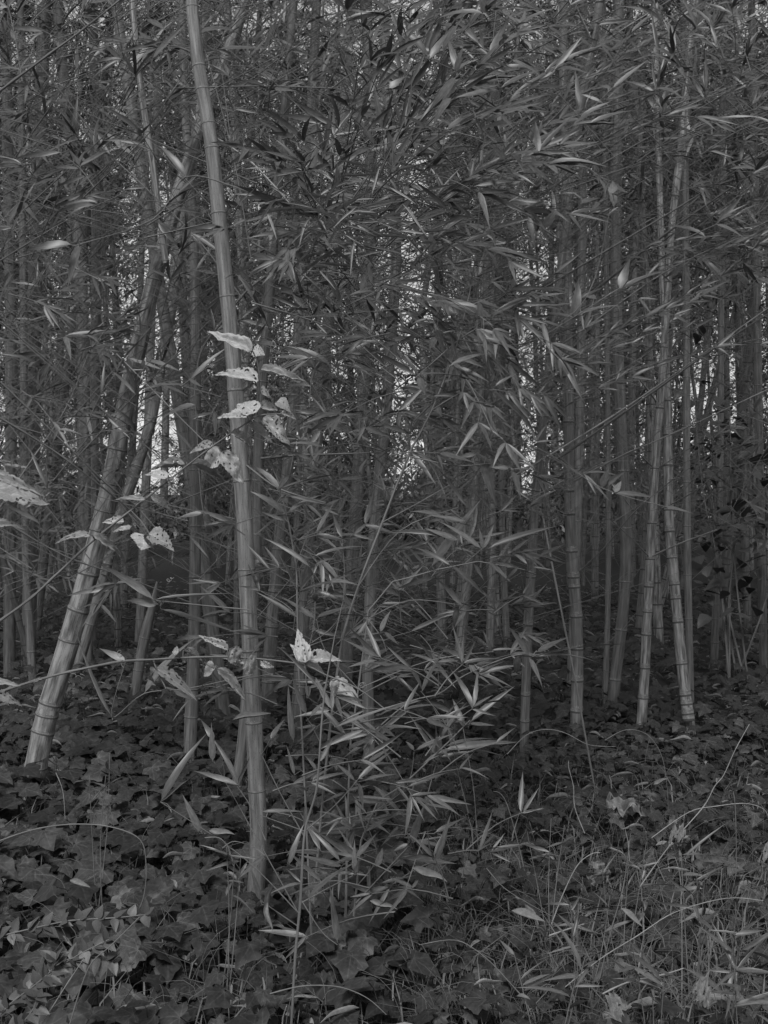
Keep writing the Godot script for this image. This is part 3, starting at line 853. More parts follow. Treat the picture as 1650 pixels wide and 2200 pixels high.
	# long bare branches that run up and across from the culms
	var runs := [
		["g2", [[1095,1028],[1260,930],[1400,838],[1535,743],[1660,655]], 5.6, 5.2, 4.0, 1.6, "twig_pale"],
		["g1", [[1185,994],[1300,915],[1420,830],[1530,752],[1660,668]], 5.9, 5.4, 5.5, 2.0, "twig"],
		["g1", [[1235,1033],[1330,982],[1460,925],[1660,832]], 6.0, 5.4, 4.0, 1.6, "twig_pale"],
		["g1", [[1240,1233],[1300,1175],[1365,1098],[1460,1020],[1580,945]], 6.2, 5.6, 3.6, 1.4, "twig"],
		["g4", [[1402,1195],[1460,1168],[1540,1138]], 6.2, 5.9, 4.0, 2.0, "twig_pale"],
		["g4", [[1402,1003],[1370,972],[1315,918]], 6.2, 6.0, 3.0, 1.4, "twig"],
		["g4", [[1410,862],[1372,812]], 6.2, 6.0, 4.5, 3.4, "twig_pale"],
		["g4", [[1398,1200],[1350,1150],[1310,1115]], 6.3, 6.1, 2.6, 1.4, "twig"],
		["g2", [[1075,675],[1250,570],[1475,435],[1660,315]], 5.2, 4.8, 4.0, 1.5, "twig"],
		["g2", [[1235,660],[1320,590],[1420,510],[1540,425],[1660,345]], 5.4, 4.9, 5.5, 2.2, "twig"],
		["g2", [[1240,330],[1365,262],[1475,216],[1660,160]], 5.5, 5.0, 3.2, 1.3, "twig_pale"],
		["g2", [[1080,470],[1200,395],[1350,290],[1480,222],[1660,175]], 5.2, 4.8, 3.0, 1.3, "twig"],
		["g1", [[1010,420],[1140,350],[1260,318],[1400,262],[1560,190]], 5.0, 4.8, 2.4, 1.2, "twig_pale"],
		["g2", [[1060,300],[1190,215],[1300,150],[1365,85],[1430,30]], 5.0, 4.7, 2.6, 1.2, "twig"],
		["g2", [[1275,105],[1340,62],[1440,0]], 5.4, 5.2, 4.0, 2.0, "twig_pale"],
		["g2", [[1268,80],[1240,20],[1225,-20]], 5.4, 5.3, 4.0, 3.0, "twig_pale"],
		["g4", [[1476,145],[1440,75],[1405,0]], 5.9, 5.7, 2.6, 1.6, "twig"],
		["g4", [[1480,110],[1540,60],[1640,0]], 5.8, 5.4, 2.6, 1.4, "twig"],
		["g1", [[1130,790],[1250,710],[1420,590],[1560,520],[1660,470]], 5.0, 4.7, 2.6, 1.2, "twig"],
		["g4", [[1440,605],[1400,560],[1362,470]], 5.9, 5.8, 2.8, 1.6, "twig"],
		["g5", [[1430,1090],[1500,1050],[1570,990],[1660,930]], 6.0, 5.6, 2.6, 1.2, "twig"],
		["g1", [[960,1350],[1030,1290],[1120,1230]], 5.2, 5.0, 2.0, 1.2, "twig"],
		["g1", [[1215,560],[1150,470],[1120,400]], 5.8, 5.5, 2.4, 1.2, "twig"],
		["g1", [[1290,1390],[1330,1360],[1380,1300]], 6.4, 6.3, 2.0, 1.0, "twig"],
		["lean", [[0,195],[90,128],[180,62],[270,-10]], 3.8, 3.7, 3.6, 2.0, "twig"],
		["lean", [[0,898],[110,965],[215,1043],[285,1100]], 3.9, 4.2, 2.8, 2.0, "twig"],
		["lean", [[0,820],[120,935],[230,1040],[290,1085]], 3.9, 4.2, 2.4, 1.8, "twig"],
		["lean", [[0,1115],[140,1195],[270,1240],[410,1295]], 4.2, 4.6, 2.6, 1.2, "twig"],
		["c420", [[200,300],[330,420],[430,520],[520,640]], 4.4, 4.2, 2.4, 1.4, "twig"],
		["c420", [[455,290],[530,340],[590,400],[650,470]], 3.8, 3.6, 2.6, 1.4, "twig_pale"],
		["dark", [[590,580],[530,625],[470,700],[430,760],[418,850]], 5.0, 4.9, 4.5, 3.0, "twig"],
		["c420", [[370,190],[560,185],[720,190]], 4.3, 4.1, 2.4, 1.6, "twig"],
		["main", [[560,985],[640,978],[740,975],[820,972]], 3.4, 3.5, 3.0, 1.4, "twig"],
		["f", [[540,520],[640,580],[760,690],[880,790]], 3.4, 3.3, 2.4, 1.2, "twig"],
		["f", [[540,650],[700,700],[780,760],[860,820]], 3.5, 3.3, 2.2, 1.2, "twig"],
		["lean", [[250,760],[330,840],[420,930],[500,1010]], 4.2, 4.0, 2.0, 1.2, "twig"],
		["l205", [[130,450],[260,330],[380,240],[470,150]], 4.8, 4.6, 2.4, 1.2, "twig"],
		["l205", [[0,560],[150,470],[300,400]], 4.5, 4.4, 2.2, 1.2, "twig"],
		["c420", [[150,1000],[280,860],[380,760],[450,690]], 4.7, 4.5, 2.2, 1.2, "twig"],
		["l30", [[0,690],[120,790],[240,900]], 4.3, 4.5, 2.2, 1.2, "twig"],
		["l30", [[0,1090],[60,1000],[140,880],[190,760]], 4.4, 4.6, 2.4, 1.4, "twig"],
		["main", [[530,1000],[600,1050],[700,1080]], 3.7, 3.6, 2.4, 1.4, "twig"],
	]
	for r in runs:
		branch_line(o[r[0]], r[1], r[2], r[3], r[4] * 0.00125, r[5] * 0.00125, r[6])
	for k in 12:
		var x := rr(900, 1250)
		var y := rr(300, 1000)
		var l := rr(350, 700)
		arch(o[["g1", "g2", "g4"][k % 3]], Vector2(x, y), Vector2(x + l, y - rr(0.25, 0.75) * l), 5.2, 4.6, rr(0.0, 0.06), 0.10)
	# more fine crossing twigs, seeded, the same two leanings as in the grove
	var hosts := ["g1", "g2", "g4", "f", "e2", "c420", "lean", "l205", "l150", "g10"]
	for k in 150:
		var host: String = hosts[k % hosts.size()]
		var near: float = o[host].d
		var q := path_at(o[host].path, o[host].cum, rr(0.15, 0.55) * o[host].cum[-1])
		var c := cam_t.affine_inverse() * v3(q)
		var px := 825.0 - c.x / c.z * F
		var py := 1100.0 + c.y / c.z * F
		var l := rr(120, 420)
		var sgn := -1.0 if rng.randf() < (0.25 if px > 800 else 0.5) else 1.0
		var slope := rr(0.3, 0.95)
		var dd := near + rr(-0.9, 0.3)
		branch_line(o[host], [[px, py], [px + sgn * l * 0.5, py - slope * l * 0.5 + rr(-8, 8)], [px + sgn * l, py - slope * l + rr(0, 30)]], near, dd, 0.0026, 0.0009, ["twig", "twig", "twig", "twig_pale"][rng.randi() % 4])
	# leaf sprays hanging from the culms, further back than the young bamboo
	var zones := [
		["lean", 0, 0, 420, 420, 30, 3.9, 5.3, 0.13, 0, 2], ["l205", 0, 380, 420, 760, 26, 3.9, 5.2, 0.13, 0, 2], ["l150", 0, 760, 430, 1250, 12, 4.0, 5.2, 0.12, 0, 2],
		["c420", 330, 0, 640, 500, 24, 3.9, 5.2, 0.12, 0, 2], ["e", 520, 500, 760, 1000, 18, 3.9, 5.0, 0.12, 0, 2],
		["f", 640, 0, 1000, 420, 36, 3.7, 5.2, 0.12, 0, 2], ["e2", 640, 420, 1000, 900, 30, 3.7, 5.0, 0.12, 0, 2], ["f2", 560, 900, 1000, 1500, 26, 3.6, 4.8, 0.11, 0, 2],
		["g10", 950, 0, 1220, 500, 24, 4.0, 5.4, 0.12, 0, 2], ["g13", 950, 450, 1200, 1000, 22, 4.0, 5.4, 0.11, 0, 2],
		["g4", 1390, 0, 1660, 330, 34, 4.2, 5.4, 0.13, 0, 2], ["g6", 1430, 300, 1660, 620, 22, 4.4, 5.6, 0.13, 0, 2], ["g3", 1200, 0, 1450, 450, 12, 5.0, 6.0, 0.11, 0, 2],
	]
	for z in zones:
		for k in z[5]:
			var right: bool = z[1] + (z[3] - z[1]) * 0.5 > 600
			var dir := Vector3(rr(-0.9, 0.9) + (0.35 if right else -0.1), rr(-0.15, 0.75), rr(-0.2, 0.6)).normalized()
			var px := rr(z[1], z[3])
			if in_lane(px) and rng.randf() < 0.5: continue
			spray(o[z[0]], px, rr(z[2], z[4]), rr(z[6], z[7]), dir, rr(0.15, 0.4), 2 + rng.randi() % 2, z[8], z[9], z[10], "twig" if rng.randf() < 0.6 else "twig")

func build_mass() -> void:
	var o := owners
	# [host, zone, sprays, bare twigs, depths, leaf length]
	for z in [
		["l30", [-60, -60, 260, 420], 80, 60, 4.2, 6.5, 0.13, "leaf"], ["l90", [-60, 380, 260, 800], 70, 70, 4.4, 6.5, 0.13, "leaf"], ["l55", [-60, 780, 300, 1280], 40, 90, 4.6, 7.0, 0.12, "leaf"],
		["l150", [230, -60, 520, 420], 60, 60, 4.6, 7.0, 0.12, "leaf"], ["b2", [230, 400, 520, 900], 50, 70, 5.2, 7.5, 0.12, "leaf"],
		["c420", [380, -60, 680, 420], 90, 50, 4.4, 6.5, 0.12, "leaf"], ["e", [520, 380, 800, 900], 110, 70, 4.4, 6.5, 0.12, "leaf"], ["e2", [540, 850, 820, 1400], 80, 70, 4.4, 6.2, 0.11, "leaf"],
		["f", [660, -60, 980, 420], 130, 50, 4.2, 6.2, 0.12, "leaf"], ["f2", [740, 380, 1080, 900], 130, 70, 4.2, 6.2, 0.115, "leaf"], ["g13", [800, 850, 1080, 1400], 70, 60, 4.4, 6.2, 0.105, "leaf"],
		["g10", [940, -60, 1240, 420], 110, 60, 4.6, 6.4, 0.12, "leaf"], ["g11", [1000, 400, 1240, 820], 60, 70, 4.8, 6.6, 0.11, "leaf"],
		["g3", [1200, -60, 1460, 420], 40, 60, 6.2, 7.5, 0.12, "leaf"], ["g6", [1420, -60, 1700, 330], 110, 50, 4.6, 7.0, 0.13, "leaf"], ["g7", [1420, 300, 1700, 640], 80, 60, 5.0, 7.5, 0.13, "leaf"],
		["g9", [1100, 700, 1500, 1300], 8, 80, 6.4, 9.0, 0.11, "leaf"], ["r1610", [1450, 600, 1700, 1250], 25, 50, 7.0, 9.5, 0.12, "leaf"],
	]:
		mass(o[z[0]], z[1], int(z[2] * (0.7 if z[1][1] < 800 else 0.4)), int(z[3] * 1.25), z[4], z[5], z[6], z[7], "twig" if rng.randf() < 0.6 else "twig")

	# the straight pale twigs that criss-cross in front of the culms
	for z in [["g2", [950, 60, 1660, 560], 110, 4.4, 6.0], ["g1", [1000, 500, 1660, 1150], 60, 5.0, 6.4], ["lean", [-40, 0, 560, 560], 90, 3.9, 5.4], ["l205", [-40, 520, 520, 1250], 80, 4.2, 5.6], ["f", [540, 100, 1000, 800], 60, 4.0, 5.6]]:
		mass(o[z[0]], z[1], 0, z[2], z[3], z[4], 0.1, "leaf", "twig")

# ---------------------------------------------------------------- young leafy bamboo in front
func build_young() -> void:
	var o := owners
	var y := {}
	y.low = bamboo("thin dark-jointed young bamboo stem in front of the speckled culm, leafy near the ground", [[627,2185,8],[635,2046,8],[645,1941,8],[655,1786,7],[680,1696,6],[690,1566,6],[697,1491,5],[712,1400,4],[735,1300,3]], "culm_mid", {"h": 0.0, "crown": false, "sides": 8, "slim": 0.75, "nodes": [2120,2046,1960,1860,1786,1696,1620,1540], "name": "young_bamboo"})
	y.tall = bamboo("tall arching young bamboo stem carrying the big leaf fans overhead", [[672,1960,9],[700,1650,8],[731,1400,8],[770,1259,7],[822,1122,7],[877,980,7],[928,881,5],[985,730,3.6],[1020,560,3],[1040,300,2.6],[1055,125,2.2],[1075,-60,2]], "culm_mid", {"h": 0.0, "crown": false, "sides": 8, "slim": 0.75, "d": 3.35, "name": "young_bamboo"})
	y.side = bamboo("short young bamboo with fans of narrow leaves leaning over the open ivy", [[760,1975,7],[786,1755,6],[850,1700,5],[944,1614,5],[985,1570,4],[1010,1547,3]], "culm_mid", {"h": 0.0, "crown": false, "sides": 8, "slim": 0.75, "d": 3.2, "name": "young_bamboo"})
	y.mid = bamboo("young bamboo reaching sideways with star-shaped leaf fans before the slanting culm", [[742,1990,8],[752,1620,7],[770,1480,6],[790,1330,5],[802,1267,5],[890,1238,4],[971,1216,4],[1050,1206,3],[1145,1230,2]], "culm_mid", {"h": 0.0, "crown": false, "sides": 8, "slim": 0.75, "d": 3.3, "name": "young_bamboo"})
	y.left = bamboo("slender young bamboo with paired leaves right beside the speckled culm", [[668,1985,7],[655,1700,6],[640,1400,5],[636,1215,5],[613,1090,4],[600,1040,4],[583,1000,3]], "culm_mid", {"h": 0.0, "crown": false, "sides": 8, "slim": 0.75, "d": 3.25, "name": "young_bamboo"})
	# [owner, points, depth, radius mm]
	var lines := [
		["low", [[627,2185],[645,1941],[655,1786],[680,1696],[690,1566],[697,1491],[735,1300]], 2.85, 0],
		["low", [[655,1800],[600,1700],[557,1610]], 2.9, 1.6],
		["low", [[690,1600],[670,1560],[655,1535]], 2.95, 1.4],
		["low", [[655,1786],[720,1730],[765,1680]], 2.9, 1.5],
		["low", [[645,1941],[720,1900],[765,1878]], 2.85, 1.6],
		["low", [[640,1990],[560,1935]], 2.85, 1.6],
		["low", [[645,1930],[690,2000],[725,2030]], 2.85, 1.4],
		["low", [[655,1786],[560,1752]], 2.9, 1.4],
		["low", [[640,1960],[460,1636]], 3.0, 1.6],
		["low", [[640,1960],[520,1840],[345,1723]], 3.0, 1.6],
		["side", [[760,1975],[786,1755],[850,1700],[944,1614],[1010,1547]], 3.2, 0],
		["side", [[786,1755],[872,1692],[890,1612]], 3.2, 1.6],
		["side", [[786,1755],[860,1720],[912,1728]], 3.2, 1.5],
		["side", [[765,1940],[822,1878],[884,1811]], 3.1, 2.0],
		["side", [[822,1878],[868,1840]], 3.1, 1.4],
		["side", [[770,1900],[810,1840],[782,1760]], 3.15, 1.4],
		["mid", [[752,1620],[870,1515],[944,1490],[1000,1450],[1101,1409],[1150,1410]], 3.2, 2.2],
		["mid", [[944,1490],[940,1425]], 3.2, 1.3],
		["mid", [[802,1267],[971,1216],[1050,1206],[1145,1230]], 3.25, 0],
		["mid", [[1000,1210],[1037,1178]], 3.2, 1.6],
		["mid", [[790,1330],[880,1290],[990,1300]], 3.3, 1.5],
		["mid", [[770,1480],[700,1400],[680,1330]], 3.25, 1.5],
		["mid", [[790,1330],[820,1370],[830,1400]], 3.25, 1.4],
		["mid", [[770,1480],[920,1420],[1060,1400]], 3.2, 1.5],
		["left", [[668,1985],[655,1700],[640,1400],[636,1215],[613,1090],[583,1000]], 3.25, 0],
		["left", [[636,1215],[672,1120]], 3.25, 1.4],
		["left", [[650,1450],[676,1328],[672,1220]], 3.25, 1.6],
		["left", [[660,1500],[640,1330],[560,1270]], 3.25, 1.5],
		["left", [[640,1400],[720,1340],[740,1260],[735,1160]], 3.25, 1.5],
		["tall", [[731,1400],[770,1259],[822,1122],[877,980],[928,881],[985,730],[1020,560],[1040,300],[1055,125],[1075,-60]], 3.35, 0],
		["tall", [[928,881],[1000,840],[1062,838],[1100,835]], 3.3, 1.8],
		["tall", [[877,980],[980,1000],[1060,996],[1103,1008]], 3.25, 1.8],
		["tall", [[985,730],[1055,685],[1110,640]], 3.3, 1.8],
		["tall", [[985,730],[900,805],[895,810]], 3.3, 1.6],
		["tall", [[1000,660],[900,660],[740,675]], 3.35, 1.8],
		["tall", [[1020,560],[900,580],[790,620]], 3.35, 1.8],
		["tall", [[1020,560],[1000,530],[980,565]], 3.3, 1.4],
		["tall", [[1030,450],[930,440],[880,420],[700,430]], 3.35, 1.8],
		["tall", [[1040,300],[960,280],[917,278]], 3.1, 1.8],
		["tall", [[1040,300],[985,155],[970,140]], 3.1, 1.8],
		["tall", [[1055,125],[1075,190]], 3.1, 1.4],
		["tall", [[1040,300],[1030,255]], 3.1, 1.2],
		["tall", [[1055,60],[1040,30]], 3.1, 1.2],
		["tall", [[985,155],[920,125]], 3.1, 1.2],
		["tall", [[917,278],[850,310],[845,365]], 3.15, 1.4],
		["tall", [[1020,560],[1090,348],[1157,330]], 3.3, 1.6],
		["tall", [[917,278],[805,312],[715,270]], 3.4, 1.8],
		["tall", [[805,312],[725,410],[670,370],[610,350]], 3.4, 1.6],
		["tall", [[877,980],[800,905],[710,785]], 3.4, 1.6],
		["tall", [[822,1122],[900,1080],[1020,1010]], 3.3, 1.6],
		["tall", [[770,1259],[860,1140],[985,1090]], 3.3, 1.6],
		["tall", [[1020,400],[1130,330],[1245,255],[1315,190]], 3.4, 1.8],
		["tall", [[985,730],[1120,740],[1232,682],[1330,620],[1400,590]], 3.3, 2.2],
		["tall", [[1120,740],[1260,640],[1317,415]], 3.4, 1.6],
		["tall", [[928,881],[1150,960],[1292,1048],[1428,1088]], 3.5, 2.0],
		["main", [[540,560],[500,330],[430,70]], 3.3, 1.8],
		["main", [[500,330],[470,105]], 3.3, 1.4],
		["main", [[500,400],[400,380],[330,470],[170,525],[155,525]], 3.3, 2.0],
		["main", [[535,1310],[430,1300],[335,1290]], 3.0, 1.8],
		["main", [[527,1150],[480,1120],[437,1103],[420,870]], 3.3, 1.6],
		["main", [[541,1450],[400,1480],[310,1490],[240,1540],[270,1420]], 3.2, 1.6],
	]
	var nodes := []
	var samples := []          # [line, pixel, depth]
	for k in lines.size():
		var l = lines[k]
		var own: Dictionary = y[l[0]] if y.has(l[0]) else o[l[0]]
		if l[3] > 0: nodes.append(branch_line(own, l[1], l[2] + 0.03, l[2], l[3] * 0.001, 0.0009, "twig"))
		else:
			var holder := own.node.get_node("culm") as MeshInstance3D
			nodes.append(holder)
		for j in l[1].size() - 1:
			for s in 8:
				samples.append([k, Vector2(l[1][j][0], l[1][j][1]).lerp(Vector2(l[1][j + 1][0], l[1][j + 1][1]), s / 8.0), l[2]])
	for table in traced_leaves():
		var k := 3
		while k + 4 < table.size() + 0 and k + 4 <= table.size() - 1:
			var foot := Vector2(table[0] + table[k] / table[2], table[1] + table[k + 1] / table[2])
			var tip := Vector2(table[0] + table[k + 2] / table[2], table[1] + table[k + 3] / table[2])
			var wpx: float = table[k + 4] / table[2]
			k += 5
			var best = null
			var bd := 1e9
			for s in samples:
				var dd: float = s[1].distance_squared_to(foot)
				if dd < bd:
					bd = dd
					best = s
			var d: float = best[2] + depth_noise.get_noise_2d(foot.x, foot.y) * 0.25
			var a := P(foot.x, foot.y, d)
			var b := P(tip.x, tip.y, d + rr(-0.035, 0.03))
			var holder: MeshInstance3D = nodes[best[0]]
			var inv := holder.transform.affine_inverse() * (holder.get_parent() as Node3D).transform.affine_inverse()
			if bd > 30.0:
				var tw := MB.new()
				var s0 := P(best[1].x, best[1].y, best[2])
				tw.tube(smooth_path([s0, s0.lerp(a, 0.5) + jit(0.01), a], 2), taper(5, 0.0013, 0.0008), 4, 0.0, false)
				part("twig", tw.mesh(M.twig), holder, inv)
			var t := rng.randi() % 3
			var hint := Vector3(rr(-0.35, 0.35), rr(0.35, 0.9), rr(0.5, 1.0))
			var mi := rng.randi() % leaf_meshes.size()
			part("leaf", leaf_meshes[mi][t], holder, inv * leaf_frame(a, b + Vector3(0, droops[mi] * (b - a).length() * 0.6, 0), wpx / F * d * 1.08, hint))
	# the two pale new leaves of the star fan
	for q in [[1037,1178,1030,1135,10], [1038,1178,1061,1128,10]]:
		var lf := part("leaf", blade(0.02, 0.0, 0.2, M.leaf_dry), y.mid.node, y.mid.inv * leaf_frame(P(q[0], q[1], 3.15), P(q[2], q[3], 3.12), q[4] / F * 3.15, Vector3(0.2, 0.4, 0.9)))
		lf.set_meta("label", "pale upright new leaf")
	# a knot of dried curled leaves in the crown of the arching stem
	for k in 120:
		var px := 745.0 + rng.randfn() * 80.0
		var py := 485.0 + rng.randfn() * 48.0
		var a := P(px, py, 3.02 + rr(-0.12, 0.2))
		var d := (Vector3(rr(-1, 1), rr(-0.5, 0.3), rr(-0.3, 0.4))).normalized()
		var f := leaf_frame(a, a + d * rr(0.06, 0.14), rr(0.005, 0.010), Vector3(rr(-0.6, 0.6), 0.5, 1.0))
		f.basis.y *= 0.4
		part("dry_leaf", dry_meshes[k % 5], y.tall.node, y.tall.inv * f)
	# long arching sprays fanning out of the middle of the crown
	for q in [[760,520,1110,60], [790,500,1190,150], [800,520,1230,270], [810,540,1180,350], [820,560,1210,440], [760,480,1030,30], [740,470,950,20], [720,470,870,30], [700,480,780,60], [690,500,560,330], [700,520,590,430], [840,620,1200,770], [850,640,1140,850], [780,600,1060,700], [720,560,640,300], [830,600,1090,540], [760,640,620,560], [860,700,1060,930], [780,460,1090,230], [740,440,1000,180]]:
		arch(y.tall, Vector2(q[0] + rr(-20, 20), q[1] + rr(-20, 20)), Vector2(q[2], q[3]), 3.5 + rr(-0.1, 0.2), 3.1 + rr(-0.2, 0.3), rr(0.02, 0.13), 0.115)
	# filler fans between the traced ones
	var zones := [["tall", 600, 350, 1100, 900, 40, 3.3, 3.9, 0.105, 0, 2], ["tall", 850, 0, 1200, 420, 20, 3.2, 3.8, 0.12, 0, 2], ["mid", 640, 950, 1080, 1450, 28, 3.3, 3.9, 0.10, 0, 2], ["low", 560, 1450, 980, 1960, 34, 2.8, 3.5, 0.10, 0, 2], ["left", 560, 950, 760, 1500, 20, 3.3, 3.8, 0.10, 0, 2], ["side", 760, 1500, 1040, 1900, 14, 3.0, 3.4, 0.10, 0, 2]]
	for z in zones:
		for k in z[5]:
			var dir := Vector3(rr(-0.8, 1.0), rr(-0.2, 0.7), rr(-0.2, 0.6)).normalized()
			spray(y[z[0]], rr(z[1], z[3]), rr(z[2], z[4]), rr(z[6], z[7]), dir, rr(0.1, 0.25), 1 + rng.randi() % 2, z[8], z[9], z[10])

# ---------------------------------------------------------------- ivy
func ivy_place(p: Vector3, size: float) -> Transform3D:
	# leaves lie like shingles, tips down and towards the open side
	var az := rr(-1.9, 1.9) + PI * 0.5
	var tip := Vector3(cos(az), rr(-0.65, 0.1), sin(az)).normalized()
	return leaf_frame(p, p + tip * size, size, Vector3(rr(-0.45, 0.45), 1.0, rr(-0.2, 0.7)))

func build_ivy() -> void:
	var patches := [
		["broad lobed ivy carpeting the ground round the thick leaning culm", -3.2, -0.62, 2.2, 6.2, 0.094, 300],
		["broad lobed ivy with tall stalks around the foot of the speckled culm", -0.62, 0.12, 2.2, 6.2, 0.078, 300],
		["smaller ivy mixed with dry stalks on the open floor before the ringed culms", 0.12, 3.2, 2.2, 6.6, 0.058, 300],
	]
	for q in patches:
		var root := thing("ivy", q[0], "ivy", Vector3((q[1] + q[2]) * 0.5, 0, -3.6), "ivy on the ground")
		var inv := Transform3D(Basis.IDENTITY, -root.position)
		var all := []
		var area: float = (q[2] - q[1]) * (q[4] - q[3])
		var count := int(area * (400.0 if q[5] > 0.07 else 480.0))
		for k in count:
			var d := rr(q[3], q[4])
			var x := rr(q[1], q[2])
			if absf(x) > 0.34 * d + 0.35: continue
			var bump := depth_noise.get_noise_2d(x * 260.0, d * 260.0)
			var h := clampf(0.13 + 0.12 * bump + rr(-0.10, 0.07), 0.03, 0.30) * (0.85 if q[5] < 0.07 else 1.0)
			all.append([d + (0.0 if absf(x) < 0.30 * d else 50.0), ivy_place(Vector3(x, h, -d), q[5] * rr(0.5, 1.15) * (1.4 if rng.randf() < 0.08 else 1.0)), rng.randi() % 4, [0, 0, 1, 1, 2][rng.randi() % 5]])
		all.sort_custom(func(a, b): return a[0] < b[0])
		var rest := {}
		for k in all.size():
			var a = all[k]
			if k < q[6]:
				part("leaf", ivy_meshes[a[2]][a[3]], root, inv * a[1])
			else:
				var key: int = a[2] * 3 + a[3]
				if not rest.has(key): rest[key] = []
				rest[key].append(inv * a[1])
		for key in rest:
			scatter("leaf_carpet", ivy_meshes[key / 3][key % 3], rest[key], root)
	# farther in, ivy and leaf litter under the culms
	var far := thing("ivy_ground_cover", "dim low ivy spreading back under the culms", "ivy")
	far.set_meta("kind", "stuff")
	for key in 6:
		var list := []
		for k in 900:
			var d := rr(6.0, 15.0)
			list.append(ivy_place(Vector3(rr(-0.42, 0.42) * d, rr(0.02, 0.2), -d), rr(0.05, 0.10)))
		scatter("leaf_carpet", ivy_meshes[key % 4][key % 3], list, far)
	var litter := thing("leaf_litter", "dry fallen bamboo leaves strewn over the grove floor", "leaf litter")
	litter.set_meta("kind", "stuff")
	for key in 5:
		var list := []
		for k in 1400:
			var d := rr(2.2, 16.0)
			var az := rr(0, TAU)
			var p := Vector3(rr(-0.42, 0.42) * d, rr(0.012, 0.035) if k % 6 else rr(0.06, 0.17), -d)
			list.append(leaf_frame(p, p + Vector3(cos(az), rr(-0.08, 0.1), sin(az)) * rr(0.06, 0.13), rr(0.010, 0.018), Vector3(rr(-0.5, 0.5), 1, rr(-0.5, 0.5))))
		scatter("fallen_leaf", dry_meshes[key], list, litter)

func scatter(called: String, mesh: Mesh, list: Array, parent: Node) -> void:
	var mm := MultiMesh.new()
	mm.transform_format = MultiMesh.TRANSFORM_3D
	mm.mesh = mesh
	mm.instance_count = list.size()
	for k in list.size(): mm.set_instance_transform(k, list[k])
	var o := MultiMeshInstance3D.new()
	o.multimesh = mm
	o.name = called
	o.set_meta("kind", "stuff")
	parent.add_child(o, true)

# ---------------------------------------------------------------- the two vines with pale, eaten leaves
func vine(label: String, d: float, stems: Array, leaves: Array, tendrils: Array) -> void:
	var s0 = stems[0][0]
	var root := thing("vine", label, "vine", P(s0[0], s0[1], d))
	var own := {"node": root, "inv": Transform3D(Basis.IDENTITY, -root.position)}
	var samples := []
	for k in stems.size():
		branch_line(own, stems[k], d + 0.02, d - 0.02, 0.0034 if k == 0 else 0.002, 0.0014, "vine_stem", "stem")
		for j in stems[k].size() - 1:
			for s in 10: samples.append(Vector2(stems[k][j][0], stems[k][j][1]).lerp(Vector2(stems[k][j + 1][0], stems[k][j + 1][1]), s / 10.0))
	for k in leaves.size():
		var q = leaves[k]
		var foot := Vector2(q[0], q[1])
		var best: Vector2 = samples[0]
		for s in samples:
			if s.distance_squared_to(foot) < best.distance_squared_to(foot): best = s
		var dd := d + rr(-0.05, 0.05)
		var a := P(q[0], q[1], dd)
		var b := P(q[2], q[3], dd + rr(-0.02, 0.05))
		var tw := MB.new()
		tw.tube(smooth_path([P(best.x, best.y, d), P(best.x, best.y, d).lerp(a, 0.6) + Vector3(0, 0.006, 0), a], 2), taper(5, 0.0012, 0.0009), 4, 0.0, false)
		part("leaf_stalk", tw.mesh(M.vine_stem), root, own.inv)
		var in_shade: bool = q.size() > 5  # an extra entry picks the leaf colour with shade painted in
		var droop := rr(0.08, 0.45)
		var m := ovate(10, 0.0 if rng.randf() < 0.15 else rr(0.5, 0.76), 70 + k + int(d * 50.0), droop, M.vine_leaf_in_shade if in_shade else M.vine_leaf, 0.9, rr(0.03, 0.10), rr(0.05, 0.45))
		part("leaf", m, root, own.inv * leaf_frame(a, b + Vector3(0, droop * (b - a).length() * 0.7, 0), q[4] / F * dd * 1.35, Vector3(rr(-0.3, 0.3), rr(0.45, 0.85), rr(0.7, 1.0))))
	for t in tendrils:
		var pts := []
		for k in 26:
			var f := k / 25.0
			var r: float = t[2] * (0.3 + 0.7 * f)
			pts.append(P(t[0] + (t[3] * f) + r * cos(f * 14.0), t[1] + t[4] * f + r * sin(f * 14.0), d - 0.01 + 0.02 * f))
		var b := MB.new()
		b.tube(pts, taper(pts.size(), 0.0011, 0.0006), 4, 0.0, false)
		part("tendril", b.mesh(M.twig_pale), root, own.inv)

